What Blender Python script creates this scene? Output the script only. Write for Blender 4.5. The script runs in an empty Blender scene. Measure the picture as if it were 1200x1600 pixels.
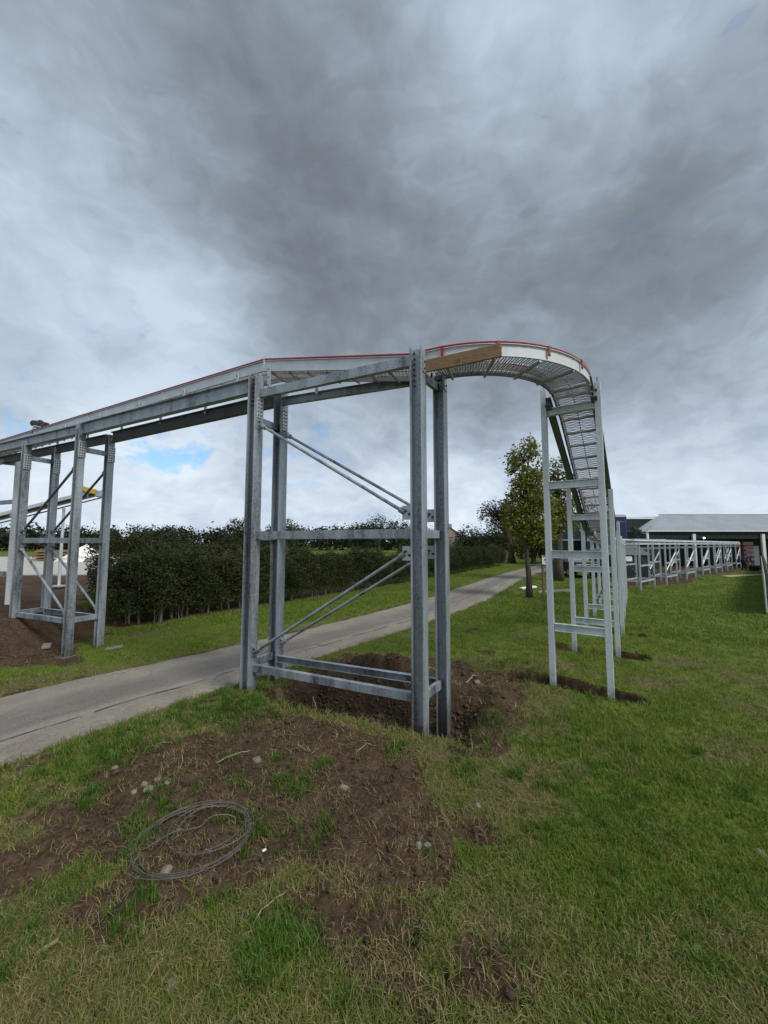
import bpy, math, random
import numpy as np
from mathutils import Vector, Matrix

rng = np.random.default_rng(7)
random.seed(7)
scene = bpy.context.scene
COL = scene.collection
R_ = math.radians

# ------------------------------------------------------------------ camera
CAM_H = 2.4
cam = bpy.data.cameras.new('camera')
cam.sensor_fit = 'HORIZONTAL'
cam.sensor_width = 36.0
cam.lens = 18.0
cam.clip_start = 0.05
cam.clip_end = 3000
cam_o = bpy.data.objects.new('camera', cam)
COL.objects.link(cam_o)
cam_o.location = (0, 0, CAM_H)
cam_o.rotation_euler = (R_(90) + math.atan(48 / 600), 0, 0)
scene.camera = cam_o

# ------------------------------------------------------------------ sky
SUN_EL, SUN_AZ = R_(48), R_(132)          # azimuth clockwise from +Y
world = bpy.data.worlds.new('World')
scene.world = world
world.use_nodes = True
wt = world.node_tree
wt.nodes.clear()


class NT:
    """tiny helper for node trees"""
    def __init__(s, t): s.t = t
    def n(s, typ, **kw):
        nd = s.t.nodes.new(typ)
        for k, v in kw.items():
            setattr(nd, k, v)
        return nd
    def link(s, a, b): s.t.links.new(a, b)
    def put(s, sock, v):
        if isinstance(v, bpy.types.NodeSocket): s.link(v, sock)
        else: sock.default_value = v
    def math(s, op, a, b=0.0, c=None, clamp=False):
        nd = s.n('ShaderNodeMath', operation=op, use_clamp=clamp)
        s.put(nd.inputs[0], a); s.put(nd.inputs[1], b)
        if c is not None: s.put(nd.inputs[2], c)
        return nd.outputs[0]
    def vmath(s, op, a, b=None):
        nd = s.n('ShaderNodeVectorMath', operation=op)
        s.put(nd.inputs[0], a)
        if b is not None: s.put(nd.inputs[1], b)
        return nd.outputs['Value'] if op in ('DOT_PRODUCT', 'LENGTH') else nd.outputs[0]
    def noise(s, vec, scale, detail=4, rough=.55, dist=0.0, col=False):
        nd = s.n('ShaderNodeTexNoise')
        if vec is not None: s.link(vec, nd.inputs['Vector'])
        nd.inputs['Scale'].default_value = scale
        nd.inputs['Detail'].default_value = detail
        nd.inputs['Roughness'].default_value = rough
        nd.inputs['Distortion'].default_value = dist
        return nd.outputs['Color' if col else 'Fac']
    def ramp(s, fac, stops, interp='LINEAR'):
        nd = s.n('ShaderNodeValToRGB')
        cr = nd.color_ramp
        cr.interpolation = interp
        while len(cr.elements) < len(stops): cr.elements.new(0.5)
        for e, (p, c) in zip(cr.elements, stops):
            e.position = p
            e.color = (*c, 1) if len(c) == 3 else c
        s.link(fac, nd.inputs[0])
        return nd.outputs[0]
    def mix(s, fac, a, b, blend='MIX'):
        nd = s.n('ShaderNodeMix', data_type='RGBA', blend_type=blend)
        nd.clamp_factor = True
        s.put(nd.inputs['Factor'], fac)
        s.put(nd.inputs['A'], a if isinstance(a, bpy.types.NodeSocket) else (*a, 1))
        s.put(nd.inputs['B'], b if isinstance(b, bpy.types.NodeSocket) else (*b, 1))
        return nd.outputs['Result']
    def mapr(s, v, a, b, c=0.0, d=1.0, smooth=True):
        nd = s.n('ShaderNodeMapRange', interpolation_type='SMOOTHSTEP' if smooth else 'LINEAR')
        s.put(nd.inputs['Value'], v)
        for k, x in zip(('From Min', 'From Max', 'To Min', 'To Max'), (a, b, c, d)): nd.inputs[k].default_value = x
        return nd.outputs[0]


W = NT(wt)
sky = W.n('ShaderNodeTexSky', sky_type='NISHITA', sun_disc=False)
sky.sun_elevation = SUN_EL
sky.sun_rotation = SUN_AZ
sky.altitude = 50
sky.air_density = 1.0
sky.dust_density = 1.2
sky.ozone_density = 2.0
tc = W.n('ShaderNodeTexCoord')
dirv = W.vmath('NORMALIZE', tc.outputs['Generated'])
sx = W.n('ShaderNodeSeparateXYZ'); W.link(dirv, sx.inputs[0])
zc = W.math('ADD', W.math('MAXIMUM', sx.outputs[2], 0.0), 0.22)
pxy = W.n('ShaderNodeCombineXYZ')
W.link(W.math('DIVIDE', sx.outputs[0], zc), pxy.inputs[0])
W.link(W.math('DIVIDE', sx.outputs[1], zc), pxy.inputs[1])
flat = W.n('ShaderNodeCombineXYZ')
W.link(sx.outputs[0], flat.inputs[0]); W.link(sx.outputs[1], flat.inputs[1])
W.link(W.math('MULTIPLY', sx.outputs[2], 1.9), flat.inputs[2])
plane = W.vmath('ADD', flat.outputs[0], W.vmath('MULTIPLY', pxy.outputs[0], (.18, .18, 0)))
warp = W.noise(plane, 2.2, 4, .55, 0, True)
pw = W.vmath('ADD', plane, W.vmath('MULTIPLY', W.vmath('SUBTRACT', warp, (.5, .5, .5)), (.42, .42, .42)))
nbig = W.noise(pw, 1.5, 5, .5)
nmed = W.noise(pw, 4.0, 8, .56)
nfin = W.noise(pw, 12.0, 9, .62)
# billows lit from the sun's side: density here against density a little towards the sun
nlit = W.noise(W.vmath('ADD', pw, (.045, -.03, .05)), 4.0, 8, .56)
billow = W.math('SUBTRACT', nlit, nmed)


def pix_dir(x, y):
    th = math.atan(48 / 600)
    u, v = (x - 600) / 600, (800 - y) / 600
    d = Vector((u, math.cos(th) - v * math.sin(th), math.sin(th) + v * math.cos(th)))
    return d.normalized()


# the larger cloud banks, each a soft mass in its direction of the sky: (azimuth/elevation from pixel, tightness, weight)
dens = W.math('MULTIPLY_ADD', nbig, .62, -.31)
dens = W.math('ADD', dens, W.math('MULTIPLY_ADD', nmed, .66, -.36))
dens = W.math('ADD', dens, W.math('MULTIPLY_ADD', nfin, .26, -.16))
dens = W.math('ADD', dens, W.math('MULTIPLY', billow, .75))
warpd = W.vmath('NORMALIZE', W.vmath('ADD', dirv, W.vmath('MULTIPLY', W.vmath('SUBTRACT', W.noise(dirv, 3.0, 5, .55, 0, True), (.5, .5, .5)), (.34, .34, .34))))
BANKS = [(640, 420, .050, .23), (960, 330, .030, .30), (480, 330, .05, .14), (620, 80, .06, .14), (150, 120, .05, .10), (850, 70, .020, -.30), (780, 180, .02, -.18), (1100, 120, .05, .02), (100, 480, .05, -.26),
         (300, 560, .03, -.18), (1130, 440, .02, .10), (1120, 650, .006, .22), (760, 640, .006, .22), (1000, 580, .006, .12), (700, 700, .02, -.1), (40, 640, .006, .10), (260, 640, .005, .12), (480, 380, .02, .12),
         (1060, 720, .02, -.15), (300, 760, .02, -.12)]
for (bx_, by_, tight, wgt) in BANKS:
    d0 = pix_dir(bx_, by_)
    q = W.math('SUBTRACT', 1.0, W.vmath('DOT_PRODUCT', warpd, tuple(d0)))
    g = W.math('POWER', 2.718, W.math('DIVIDE', W.math('MULTIPLY', q, -1.0), tight))
    dens = W.math('MULTIPLY_ADD', g, wgt, dens)
low = W.mapr(sx.outputs[2], 0.02, .42)       # 0 at the horizon
ccol_hi = W.ramp(W.math('ADD', dens, .5), [(0.08, (.49, .585, .705)), (.32, (.385, .465, .565)), (.54, (.285, .342, .412)), (.78, (.200, .236, .278)), (1.0, (.150, .174, .204))])
ccol_lo = W.ramp(W.math('ADD', dens, .5), [(0.15, (.72, .79, .86)), (.42, (.54, .62, .73)), (.60, (.40, .48, .60)), (.85, (.26, .31, .38)), (1.0, (.20, .235, .28))])
ccol = W.mix(low, ccol_lo, ccol_hi)
# openings: thin cloud low in the sky where blue shows
hole = W.noise(pw, 1.15, 6, .55)
gap = 0.0
for (bx_, by_, tight, wgt) in [(270, 702, .0040, .95), (480, 695, .0035, .62), (330, 715, .0020, .6), (20, 660, .003, .40), (130, 610, .006, .20)]:
    d0 = pix_dir(bx_, by_)
    q = W.math('SUBTRACT', 1.0, W.vmath('DOT_PRODUCT', warpd, tuple(d0)))
    g = W.math('POWER', 2.718, W.math('DIVIDE', W.math('MULTIPLY', q, -1.0), tight))
    gap = W.math('MULTIPLY_ADD', g, wgt, gap)
gapm = W.mapr(W.math('ADD', gap, W.math('MULTIPLY_ADD', nfin, 3.0, -1.75)), .12, 1.05)
skyc = W.vmath('MULTIPLY', sky.outputs[0], (.85, 1.35, 1.62))
wcol = W.mix(W.math('MULTIPLY', gapm, .72), W.vmath('MULTIPLY', ccol, (10, 10, 10)), skyc)
# below the horizon the dome goes on as dull land colour
below = W.mapr(sx.outputs[2], -.02, 0.0)
wcol = W.mix(below, (.5, .55, .4), wcol)
bg = W.n('ShaderNodeBackground')
bg.inputs[1].default_value = 0.06
W.link(wcol, bg.inputs[0])
wo = W.n('ShaderNodeOutputWorld')
W.link(bg.outputs[0], wo.inputs[0])

sun = bpy.data.lights.new('sun', 'SUN')
sun.energy = 1.5
sun.angle = R_(22)
sun.color = (1.0, .96, .90)
sun_o = bpy.data.objects.new('sun', sun)
COL.objects.link(sun_o)
sd = Vector((math.sin(SUN_AZ) * math.cos(SUN_EL), math.cos(SUN_AZ) * math.cos(SUN_EL), math.sin(SUN_EL)))
sun_o.rotation_euler = sd.to_track_quat('Z', 'Y').to_euler()
sun_o.location = (20, -5, 30)

scene.view_settings.view_transform = 'Standard'
scene.view_settings.look = 'None'
scene.view_settings.gamma = 1.0
scene.view_settings.exposure = 1.0
scene.view_settings.use_curve_mapping = False
scene.cycles.max_bounces = 4
world.cycles.sampling_method = 'NONE'
scene.cycles.use_denoising = True

# ------------------------------------------------------------------ materials
MATS = {}


def new_mat(name):
    m = bpy.data.materials.new(name)
    m.use_nodes = True
    MATS[name] = m
    t = NT(m.node_tree)
    b = m.node_tree.nodes['Principled BSDF']
    return m, t, b


def bump(t, b, h, strength=.3, dist=.01):
    bn = t.n('ShaderNodeBump')
    bn.inputs['Strength'].default_value = strength
    bn.inputs['Distance'].default_value = dist
    t.link(h, bn.inputs['Height'])
    t.link(bn.outputs[0], b.inputs['Normal'])


def simple(name, col, rough=.6, metal=0.0, var=.25, scale=8.0, bmp=0.0):
    m, t, b = new_mat(name)
    co = t.n('ShaderNodeTexCoord').outputs['Object']
    n = t.noise(co, scale, 5, .6)
    dark = tuple(c * (1 - var) for c in col)
    lite = tuple(min(1, c * (1 + var)) for c in col)
    t.link(t.ramp(n, [(.3, dark), (.7, lite)]), b.inputs['Base Color'])
    b.inputs['Roughness'].default_value = rough
    b.inputs['Metallic'].default_value = metal
    if bmp: bump(t, b, t.noise(co, scale * 4, 4, .6), bmp, .01)
    return m


def galv(name, col, metal=.75, rough=.42, stain=.5):
    m, t, b = new_mat(name)
    co = t.n('ShaderNodeTexCoord').outputs['Object']
    mp = t.n('ShaderNodeMapping'); t.link(co, mp.inputs[0]); mp.inputs['Scale'].default_value = (1, 1, .12)
    vo = t.n('ShaderNodeTexVoronoi'); vo.inputs['Scale'].default_value = 38; t.link(co, vo.inputs['Vector'])
    sp = t.n('ShaderNodeSeparateColor'); t.link(vo.outputs['Color'], sp.inputs[0])
    big = t.noise(mp.outputs[0], 4.5, 6, .62)
    fine = t.noise(co, 30, 5, .65)
    v = t.math('ADD', t.math('MULTIPLY', big, .7), t.math('MULTIPLY', fine, .22))
    v = t.math('ADD', v, t.math('MULTIPLY', sp.outputs[0], .07))
    lo = tuple(c * (1 - stain) for c in col)
    hi = tuple(min(.95, c * (1 + stain * .55)) for c in col)
    base = t.ramp(v, [(.36, lo), (.485, col), (.61, hi)])
    drip = t.mapr(t.noise(mp.outputs[0], 14, 4, .7), .58, .76)
    base = t.mix(t.math('MULTIPLY', drip, .45), base, tuple(min(.9, c * 2.1) for c in col))
    geo = t.n('ShaderNodeNewGeometry')
    sz = t.n('ShaderNodeSeparateXYZ'); t.link(geo.outputs['Position'], sz.inputs[0])
    mud = t.mapr(t.math('ADD', sz.outputs[2], t.math('MULTIPLY_ADD', t.noise(geo.outputs['Position'], 9, 5, .7), .9, -.45)), .30, -.02)
    base = t.mix(t.math('MULTIPLY', mud, .6), base, (.11, .085, .06))
    t.link(base, b.inputs['Base Color'])
    b.inputs['Metallic'].default_value = metal
    t.link(t.mapr(big, .3, .7, rough - .08, rough + .16), b.inputs['Roughness'])
    bump(t, b, fine, .12, .004)
    return m


galv('galvanised', (.275, .305, .330), .45, .40, .72)
galv('galvanised_pale', (.58, .62, .63), .25, .48, .28)
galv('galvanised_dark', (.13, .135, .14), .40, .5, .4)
galv('zinc_plate', (.50, .53, .54), .5, .42, .2)
galv('rod_steel', (.36, .355, .35), .6, .45, .4)
simple('red_rail', (.34, .012, .014), .45, 0, .2)
simple('side_white', (.55, .575, .59), .55, .1, .06, 3)
simple('side_steel', (.52, .54, .55), .42, .5, .12, 5)
simple('black_plastic', (.012, .012, .013), .5)
simple('bolt_dark', (.06, .06, .065), .5, .4)
simple('yellow_paint', (.62, .40, .03), .5)
simple('barn_green', (.010, .022, .018), .65, 0, .15, 1)
simple('barn_white', (.70, .71, .70), .5, 0, .08)
simple('roof_grey', (.52, .54, .55), .5, .1, .10, .8)
simple('concrete', (.33, .32, .30), .9, 0, .15, 2)
simple('glass_dark', (.05, .06, .065), .08, 0, .1)
simple('car_dark', (.012, .013, .017), .25, .0, .1)
simple('car_pale', (.24, .26, .28), .25, .3, .1)
simple('rubber', (.012, .012, .012), .8)
simple('lorry_blue', (.012, .018, .075), .35)
simple('stone_house', (.30, .25, .21), .9, 0, .3, 3)
simple('slate', (.10, .10, .11), .8)
simple('navy_cloth', (.010, .013, .030), .9)
simple('black_cloth', (.008, .008, .009), .9)
simple('skin', (.45, .27, .20), .6)
simple('red_crate', (.10, .035, .03), .8)
simple('root_pale', (.27, .21, .135), .85, 0, .3, 20)
simple('paper_white', (.78, .78, .76), .7)
simple('sign_blue', (.10, .13, .30), .6)
simple('sand', (.42, .36, .26), .95, 0, .2, 3)

m, t, b = new_mat('timber')
co = t.n('ShaderNodeTexCoord').outputs['Object']
mp = t.n('ShaderNodeMapping'); t.link(co, mp.inputs[0]); mp.inputs['Scale'].default_value = (1.2, 9, 30)
g1 = t.noise(mp.outputs[0], 2.2, 6, .6, 1.2)
kn = t.mapr(t.noise(co, 6.5, 2, .5), .64, .74)
t.link(t.mix(t.math('MULTIPLY', kn, .75), t.ramp(g1, [(.3, (.13, .072, .032)), (.55, (.245, .150, .072)), (.75, (.32, .215, .115))]), (.09, .045, .02)), b.inputs['Base Color'])
b.inputs['Roughness'].default_value = .75
bump(t, b, g1, .25, .004)

m, t, b = new_mat('weathered_wood')
co = t.n('ShaderNodeTexCoord').outputs['Object']
mp = t.n('ShaderNodeMapping'); t.link(co, mp.inputs[0]); mp.inputs['Scale'].default_value = (8, 8, 1)
g1 = t.noise(mp.outputs[0], 4, 6, .65)
t.link(t.ramp(g1, [(.3, (.05, .04, .028)), (.6, (.17, .145, .11)), (.8, (.26, .23, .18))]), b.inputs['Base Color'])
b.inputs['Roughness'].default_value = .9
bump(t, b, g1, .6, .02)

m, t, b = new_mat('bark')
co = t.n('ShaderNodeTexCoord').outputs['Object']
mp = t.n('ShaderNodeMapping'); t.link(co, mp.inputs[0]); mp.inputs['Scale'].default_value = (6, 6, 1.2)
g1 = t.noise(mp.outputs[0], 3, 6, .65)
t.link(t.ramp(g1, [(.3, (.03, .024, .017)), (.65, (.10, .082, .06)), (.85, (.17, .15, .12))]), b.inputs['Base Color'])
b.inputs['Roughness'].default_value = .95
bump(t, b, g1, .8, .03)
simple('hedge_stem', (.17, .14, .105), .9, 0, .4, 6)


def leaf_mat(name, stops, rough=.55, trans=.25):
    m, t, b = new_mat(name)
    at = t.n('ShaderNodeAttribute', attribute_name='lv')
    oi = t.n('ShaderNodeObjectInfo')
    v = t.math('ADD', at.outputs['Fac'], t.math('MULTIPLY_ADD', oi.outputs['Random'], .30, -.13))
    c = t.ramp(v, stops)
    t.link(c, b.inputs['Base Color'])
    b.inputs['Roughness'].default_value = rough
    b.inputs['Specular IOR Level'].default_value = .3
    tr = t.n('ShaderNodeBsdfTranslucent'); t.link(c, tr.inputs[0])
    mx = t.n('ShaderNodeMixShader'); mx.inputs[0].default_value = trans
    out = m.node_tree.nodes['Material Output']
    t.link(b.outputs[0], mx.inputs[1]); t.link(tr.outputs[0], mx.inputs[2]); t.link(mx.outputs[0], out.inputs[0])
    return m


leaf_mat('hedge_leaf', [(0, (.020, .028, .010)), (.45, (.040, .052, .016)), (.75, (.070, .078, .024)), (.92, (.100, .084, .030)), (1, (.14, .07, .035))], .75, .25)
leaf_mat('ash_leaf', [(0, (.070, .095, .016)), (.5, (.160, .180, .032)), (.8, (.25, .235, .045)), (1, (.36, .28, .06))], .55, .4)
leaf_mat('tree_leaf', [(0, (.018, .028, .011)), (.5, (.034, .050, .016)), (.85, (.065, .078, .024)), (1, (.10, .09, .035))])
leaf_mat('copper_leaf', [(0, (.014, .012, .010)), (.6, (.035, .028, .02)), (1, (.06, .045, .03))])
leaf_mat('wood_leaf', [(0, (.012, .019, .010)), (.5, (.022, .032, .014)), (1, (.045, .052, .022))])
leaf_mat('grass_green', [(0, (.052, .088, .009)), (.45, (.110, .172, .018)), (.75, (.165, .225, .032)), (.93, (.25, .26, .065)), (1, (.36, .31, .14))], .6, .3)
leaf_mat('grass_dry', [(0, (.10, .10, .028)), (.4, (.20, .18, .065)), (.75, (.32, .27, .125)), (1, (.48, .40, .23))], .7, .25)
leaf_mat('grass_lush', [(0, (.025, .060, .008)), (.5, (.060, .135, .014)), (.9, (.11, .20, .025)), (1, (.18, .22, .04))], .5, .3)

# ground: soil / grass / dry thatch from a painted cover attribute, relief from noise
m, t, b = new_mat('ground_cover')
at = t.n('ShaderNodeAttribute', attribute_name='cover')
sp = t.n('ShaderNodeSeparateColor'); t.link(at.outputs['Color'], sp.inputs[0])
co = t.n('ShaderNodeTexCoord').outputs['Object']
n1 = t.noise(co, 2.2, 8, .62); n2 = t.noise(co, 22, 8, .68); n3 = t.noise(co, 110, 4, .6)
soil = t.ramp(t.math('ADD', t.math('MULTIPLY', n2, .65), t.math('MULTIPLY', n1, .35)), [(.28, (.020, .012, .007)), (.46, (.054, .034, .020)), (.60, (.098, .064, .041)), (.78, (.18, .13, .09))])
grs = t.ramp(t.math('ADD', t.math('MULTIPLY', n2, .5), t.math('MULTIPLY', n1, .5)), [(.30, (.048, .068, .009)), (.5, (.098, .132, .017)), (.66, (.140, .172, .028)), (.8, (.19, .19, .055))])
thatch = t.ramp(n2, [(.3, (.055, .045, .020)), (.6, (.13, .112, .05)), (.8, (.20, .17, .085))])
soil = t.mix(t.math('MULTIPLY', at.outputs['Alpha'], .8), soil, t.ramp(n2, [(.3, (.012, .008, .006)), (.6, (.034, .022, .015)), (.8, (.07, .047, .032))]))  # alpha darkens dug soil: damp earth and the shade down there, both as colour
cov = t.mix(sp.outputs[1], grs, thatch)
edge = t.mapr(t.math('ADD', sp.outputs[0], t.math('MULTIPLY_ADD', n2, .7, -.35)), .35, .65)
cov = t.mix(edge, cov, soil)
pave = t.ramp(n1, [(.3, (.36, .33, .29)), (.7, (.50, .48, .45))])
cov = t.mix(sp.outputs[2], cov, pave)
t.link(cov, b.inputs['Base Color'])
b.inputs['Roughness'].default_value = .95
b.inputs['Specular IOR Level'].default_value = .15
hh = t.math('ADD', t.math('MULTIPLY', n2, .7), t.math('MULTIPLY', n3, .3))
bump(t, b, hh, .9, .03)

# lane: worn asphalt / concrete, u = across (0 near edge .. 1 far edge), v = along in metres
m, t, b = new_mat('lane')
uv = t.n('ShaderNodeUVMap').outputs[0]
su = t.n('ShaderNodeSeparateXYZ'); t.link(uv, su.inputs[0])
co = t.n('ShaderNodeTexCoord').outputs['Object']
n1 = t.noise(co, .9, 6, .6); n2 = t.noise(co, 14, 6, .7); n3 = t.noise(co, 120, 4, .7)
mp = t.n('ShaderNodeMapping'); t.link(uv, mp.inputs[0]); mp.inputs['Scale'].default_value = (5, .35, 1)
streak = t.noise(mp.outputs[0], 1.6, 5, .6)
base = t.ramp(t.math('ADD', t.math('MULTIPLY', n1, .4), t.math('ADD', t.math('MULTIPLY', n2, .3), t.math('MULTIPLY', streak, .3))), [(.34, (.130, .112, .088)), (.5, (.215, .190, .154)), (.66, (.30, .270, .226))])
u_j = t.math('ADD', su.outputs[0], t.math('MULTIPLY_ADD', n1, .12, -.06))
worn = t.math('MULTIPLY', t.mapr(u_j, .28, .36), t.mapr(u_j, .72, .52))
base = t.mix(t.math('MULTIPLY', worn, t.mapr(t.math('ADD', streak, t.math('MULTIPLY', n2, .5)), .5, .95, .25, .85)), base, (.098, .093, .086))
n4 = t.noise(co, 34, 5, .75)
base = t.mix(t.mapr(n4, .48, .30, 0, .75), base, (.075, .066, .054))
base = t.mix(t.mapr(n4, .55, .72, 0, .6), base, (.42, .385, .33))
stone = t.mapr(n3, .56, .68)
base = t.mix(t.math('MULTIPLY', stone, .5), base, (.48, .44, .38))
pit = t.mapr(n3, .40, .30)
base = t.mix(t.math('MULTIPLY', pit, .6), base, (.06, .052, .042))
vc = t.n('ShaderNodeTexVoronoi', feature='DISTANCE_TO_EDGE'); vc.inputs['Scale'].default_value = .9
t.link(t.vmath('ADD', co, t.vmath('MULTIPLY', t.noise(co, 3, 5, .6, 0, True), (.5, .5, .5))), vc.inputs['Vector'])
crack = t.math('MULTIPLY', t.mapr(vc.outputs['Distance'], .014, .004), t.mapr(n1, .5, .62))
base = t.mix(t.math('MULTIPLY', crack, .8), base, (.05, .045, .038))
patchy = t.mapr(t.noise(co, 1.7, 3, .5), .60, .64)
base = t.mix(t.math('MULTIPLY', patchy, .35), base, (.15, .135, .115))
dirt = t.math('MAXIMUM', t.mapr(t.math('ADD', su.outputs[0], t.math('MULTIPLY_ADD', n2, .16, -.08)), .10, .0), t.mapr(t.math('ADD', su.outputs[0], t.math('MULTIPLY_ADD', n2, .16, -.08)), .90, 1.0))
base = t.mix(t.math('MULTIPLY', dirt, .8), base, (.085, .065, .042))
t.link(base, b.inputs['Base Color'])
b.inputs['Roughness'].default_value = .88
bump(t, b, t.math('ADD', n3, n2), .5, .008)

m, t, b = new_mat('pebble')
oi = t.n('ShaderNodeObjectInfo')
co = t.n('ShaderNodeTexCoord').outputs['Object']
c = t.ramp(oi.outputs['Random'], [(0, (.11, .085, .062)), (.5, (.16, .13, .10)), (1, (.21, .18, .15))])
t.link(t.mix(.5, c, t.ramp(t.noise(co, 25, 5, .6), [(.3, (.09, .07, .055)), (.7, (.28, .25, .21))])), b.inputs['Base Color'])
b.inputs['Roughness'].default_value = .85
m, t, b = new_mat('soil_clod')
co = t.n('ShaderNodeTexCoord').outputs['Object']
n = t.noise(co, 25, 6, .65)
t.link(t.ramp(n, [(.3, (.026, .016, .010)), (.6, (.075, .048, .030)), (.8, (.13, .09, .06))]), b.inputs['Base Color'])
b.inputs['Roughness'].default_value = 1
bump(t, b, n, .7, .02)
galv('old_wire', (.15, .14, .125), .4, .6, .35)
m, t, b = new_mat('lamp_glow')
b.inputs['Emission Color'].default_value = (1, .97, .9, 1)
b.inputs['Emission Strength'].default_value = 6
b.inputs['Base Color'].default_value = (.9, .9, .85, 1)
M = MATS

# ------------------------------------------------------------------ mesh helpers


def V(*a): return Vector(a)


class MB:
    def __init__(s): s.v, s.f = [], []
    def add(s, vs, fs):
        o = len(s.v)
        s.v.extend(tuple(p) for p in vs)
        s.f.extend(tuple(i + o for i in f) for f in fs)
        return s
    def extr(s, prof, p0, p1, X, Y):
        p0, p1, X, Y = Vector(p0), Vector(p1), Vector(X), Vector(Y)
        n = len(prof)
        vs = [p0 + X * a + Y * c for a, c in prof] + [p1 + X * a + Y * c for a, c in prof]
        fs = [(i, (i + 1) % n, n + (i + 1) % n, n + i) for i in range(n)]
        fs += [tuple(range(n - 1, -1, -1)), tuple(range(n, 2 * n))]
        return s.add(vs, fs)
    def box(s, c, d, ax=None):
        c = Vector(c)
        X, Y, Z = ax if ax else (V(1, 0, 0), V(0, 1, 0), V(0, 0, 1))
        a, b_, h = d[0] / 2, d[1] / 2, d[2] / 2
        return s.extr([(-a, -b_), (a, -b_), (a, b_), (-a, b_)], c - Z * h, c + Z * h, X, Y)
    def bar(s, p0, p1, w, h, side=None):
        X, Y = frame(p0, p1, side)
        return s.extr([(-w / 2, -h / 2), (w / 2, -h / 2), (w / 2, h / 2), (-w / 2, h / 2)], p0, p1, X, Y)
    def rod(s, p0, p1, r, n=6, r1=None):
        X, Y = frame(p0, p1)
        p0, p1 = Vector(p0), Vector(p1)
        r1 = r if r1 is None else r1
        cs = [(math.cos(2 * math.pi * i / n), math.sin(2 * math.pi * i / n)) for i in range(n)]
        vs = [p0 + X * (a * r) + Y * (c * r) for a, c in cs] + [p1 + X * (a * r1) + Y * (c * r1) for a, c in cs]
        fs = [(i, (i + 1) % n, n + (i + 1) % n, n + i) for i in range(n)] + [tuple(range(n - 1, -1, -1)), tuple(range(n, 2 * n))]
        return s.add(vs, fs)
    def tube(s, pts, r, n=6, closed=False):
        pts = [Vector(p) for p in pts]
        k = len(pts)
        rs = r if isinstance(r, (list, tuple)) else [r] * k
        vs = []
        prev = None
        for i, p in enumerate(pts):
            a = pts[(i - 1) % k] if (closed or i > 0) else p
            c = pts[(i + 1) % k] if (closed or i < k - 1) else p
            d = (c - a).normalized()
            X = prev if prev is not None else d.orthogonal().normalized()
            X = (X - d * X.dot(d)).normalized()
            prev = X
            Y = d.cross(X)
            vs += [p + X * (rs[i] * math.cos(2 * math.pi * j / n)) + Y * (rs[i] * math.sin(2 * math.pi * j / n)) for j in range(n)]
        fs = []
        for i in range(k if closed else k - 1):
            i2 = (i + 1) % k
            for j in range(n):
                fs.append((i * n + j, i * n + (j + 1) % n, i2 * n + (j + 1) % n, i2 * n + j))
        if not closed:
            fs += [tuple(range(n - 1, -1, -1)), tuple((k - 1) * n + j for j in range(n))]
        return s.add(vs, fs)
    def build(s, name, mat, parent=None, smooth=False, bevel=0.0, label=None, kind=None):
        off = parent_off(parent)
        me = bpy.data.meshes.new(name)
        me.from_pydata([(p[0] - off[0], p[1] - off[1], p[2] - off[2]) for p in s.v], [], s.f)
        me.materials.append(M[mat])
        if smooth: me.polygons.foreach_set('use_smooth', [True] * len(me.polygons))
        me.update()
        o = bpy.data.objects.new(name, me)
        COL.objects.link(o)
        if parent: o.parent = parent
        if bevel:
            bm_ = o.modifiers.new('edge', 'BEVEL')
            bm_.width = bevel
            bm_.segments = 2
            bm_.limit_method = 'ANGLE'
        if label: o['label'] = label
        if kind: o['kind'] = kind
        return o


def parent_off(p):
    o = Vector((0, 0, 0))
    while p is not None:
        o += p.location
        p = p.parent
    return o


def frame(p0, p1, side=None):
    d = (Vector(p1) - Vector(p0)).normalized()
    if side is not None: X = Vector(side)
    else:
        X = d.cross(V(0, 0, 1))
        if X.length < .01: X = V(1, 0, 0)
    X = (X - d * X.dot(d)).normalized()
    return X, d.cross(X).normalized()


def hsec(d, b_, tf, tw):
    a, c, w, i = d / 2, b_ / 2, tw / 2, d / 2 - tf
    return [(-a, -c), (-i, -c), (-i, -w), (i, -w), (i, -c), (a, -c), (a, c), (i, c), (i, w), (-i, w), (-i, c), (-a, c)]


def csec(h, b_, t_):
    a = h / 2          # height along first axis, web at second axis = 0, flanges towards +
    return [(-a, 0), (a, 0), (a, b_), (a - t_, b_), (a - t_, t_), (-a + t_, t_), (-a + t_, b_), (-a, b_)]


def tag(o, label, cat, group=None, kind=None):
    if label: o['label'] = label
    if cat: o['category'] = cat
    if group: o['group'] = group
    if kind: o['kind'] = kind
    return o


def thing(name, label, cat, loc, group=None):
    o = bpy.data.objects.new(name, None)
    COL.objects.link(o)
    o.location = loc
    o.empty_display_size = .2
    return tag(o, label, cat, group)


def struct(o):
    o['kind'] = 'structure'
    return o


# ------------------------------------------------------------------ numpy noise
def _hash(ix, iy, seed):
    h = (ix.astype(np.int64) * 374761393 + iy.astype(np.int64) * 668265263 + seed * 1442695041) & 0xffffffff
    h = ((h ^ (h >> 13)) * 1274126177) & 0xffffffff
    return ((h ^ (h >> 16)) & 0xffff) / 65535.0


def vnoise(x, y, seed=0):
    ix, iy = np.floor(x), np.floor(y)
    fx, fy = x - ix, y - iy
    fx = fx * fx * (3 - 2 * fx); fy = fy * fy * (3 - 2 * fy)
    a = _hash(ix, iy, seed); b_ = _hash(ix + 1, iy, seed); c = _hash(ix, iy + 1, seed); d = _hash(ix + 1, iy + 1, seed)
    return (a * (1 - fx) + b_ * fx) * (1 - fy) + (c * (1 - fx) + d * fx) * fy


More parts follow.
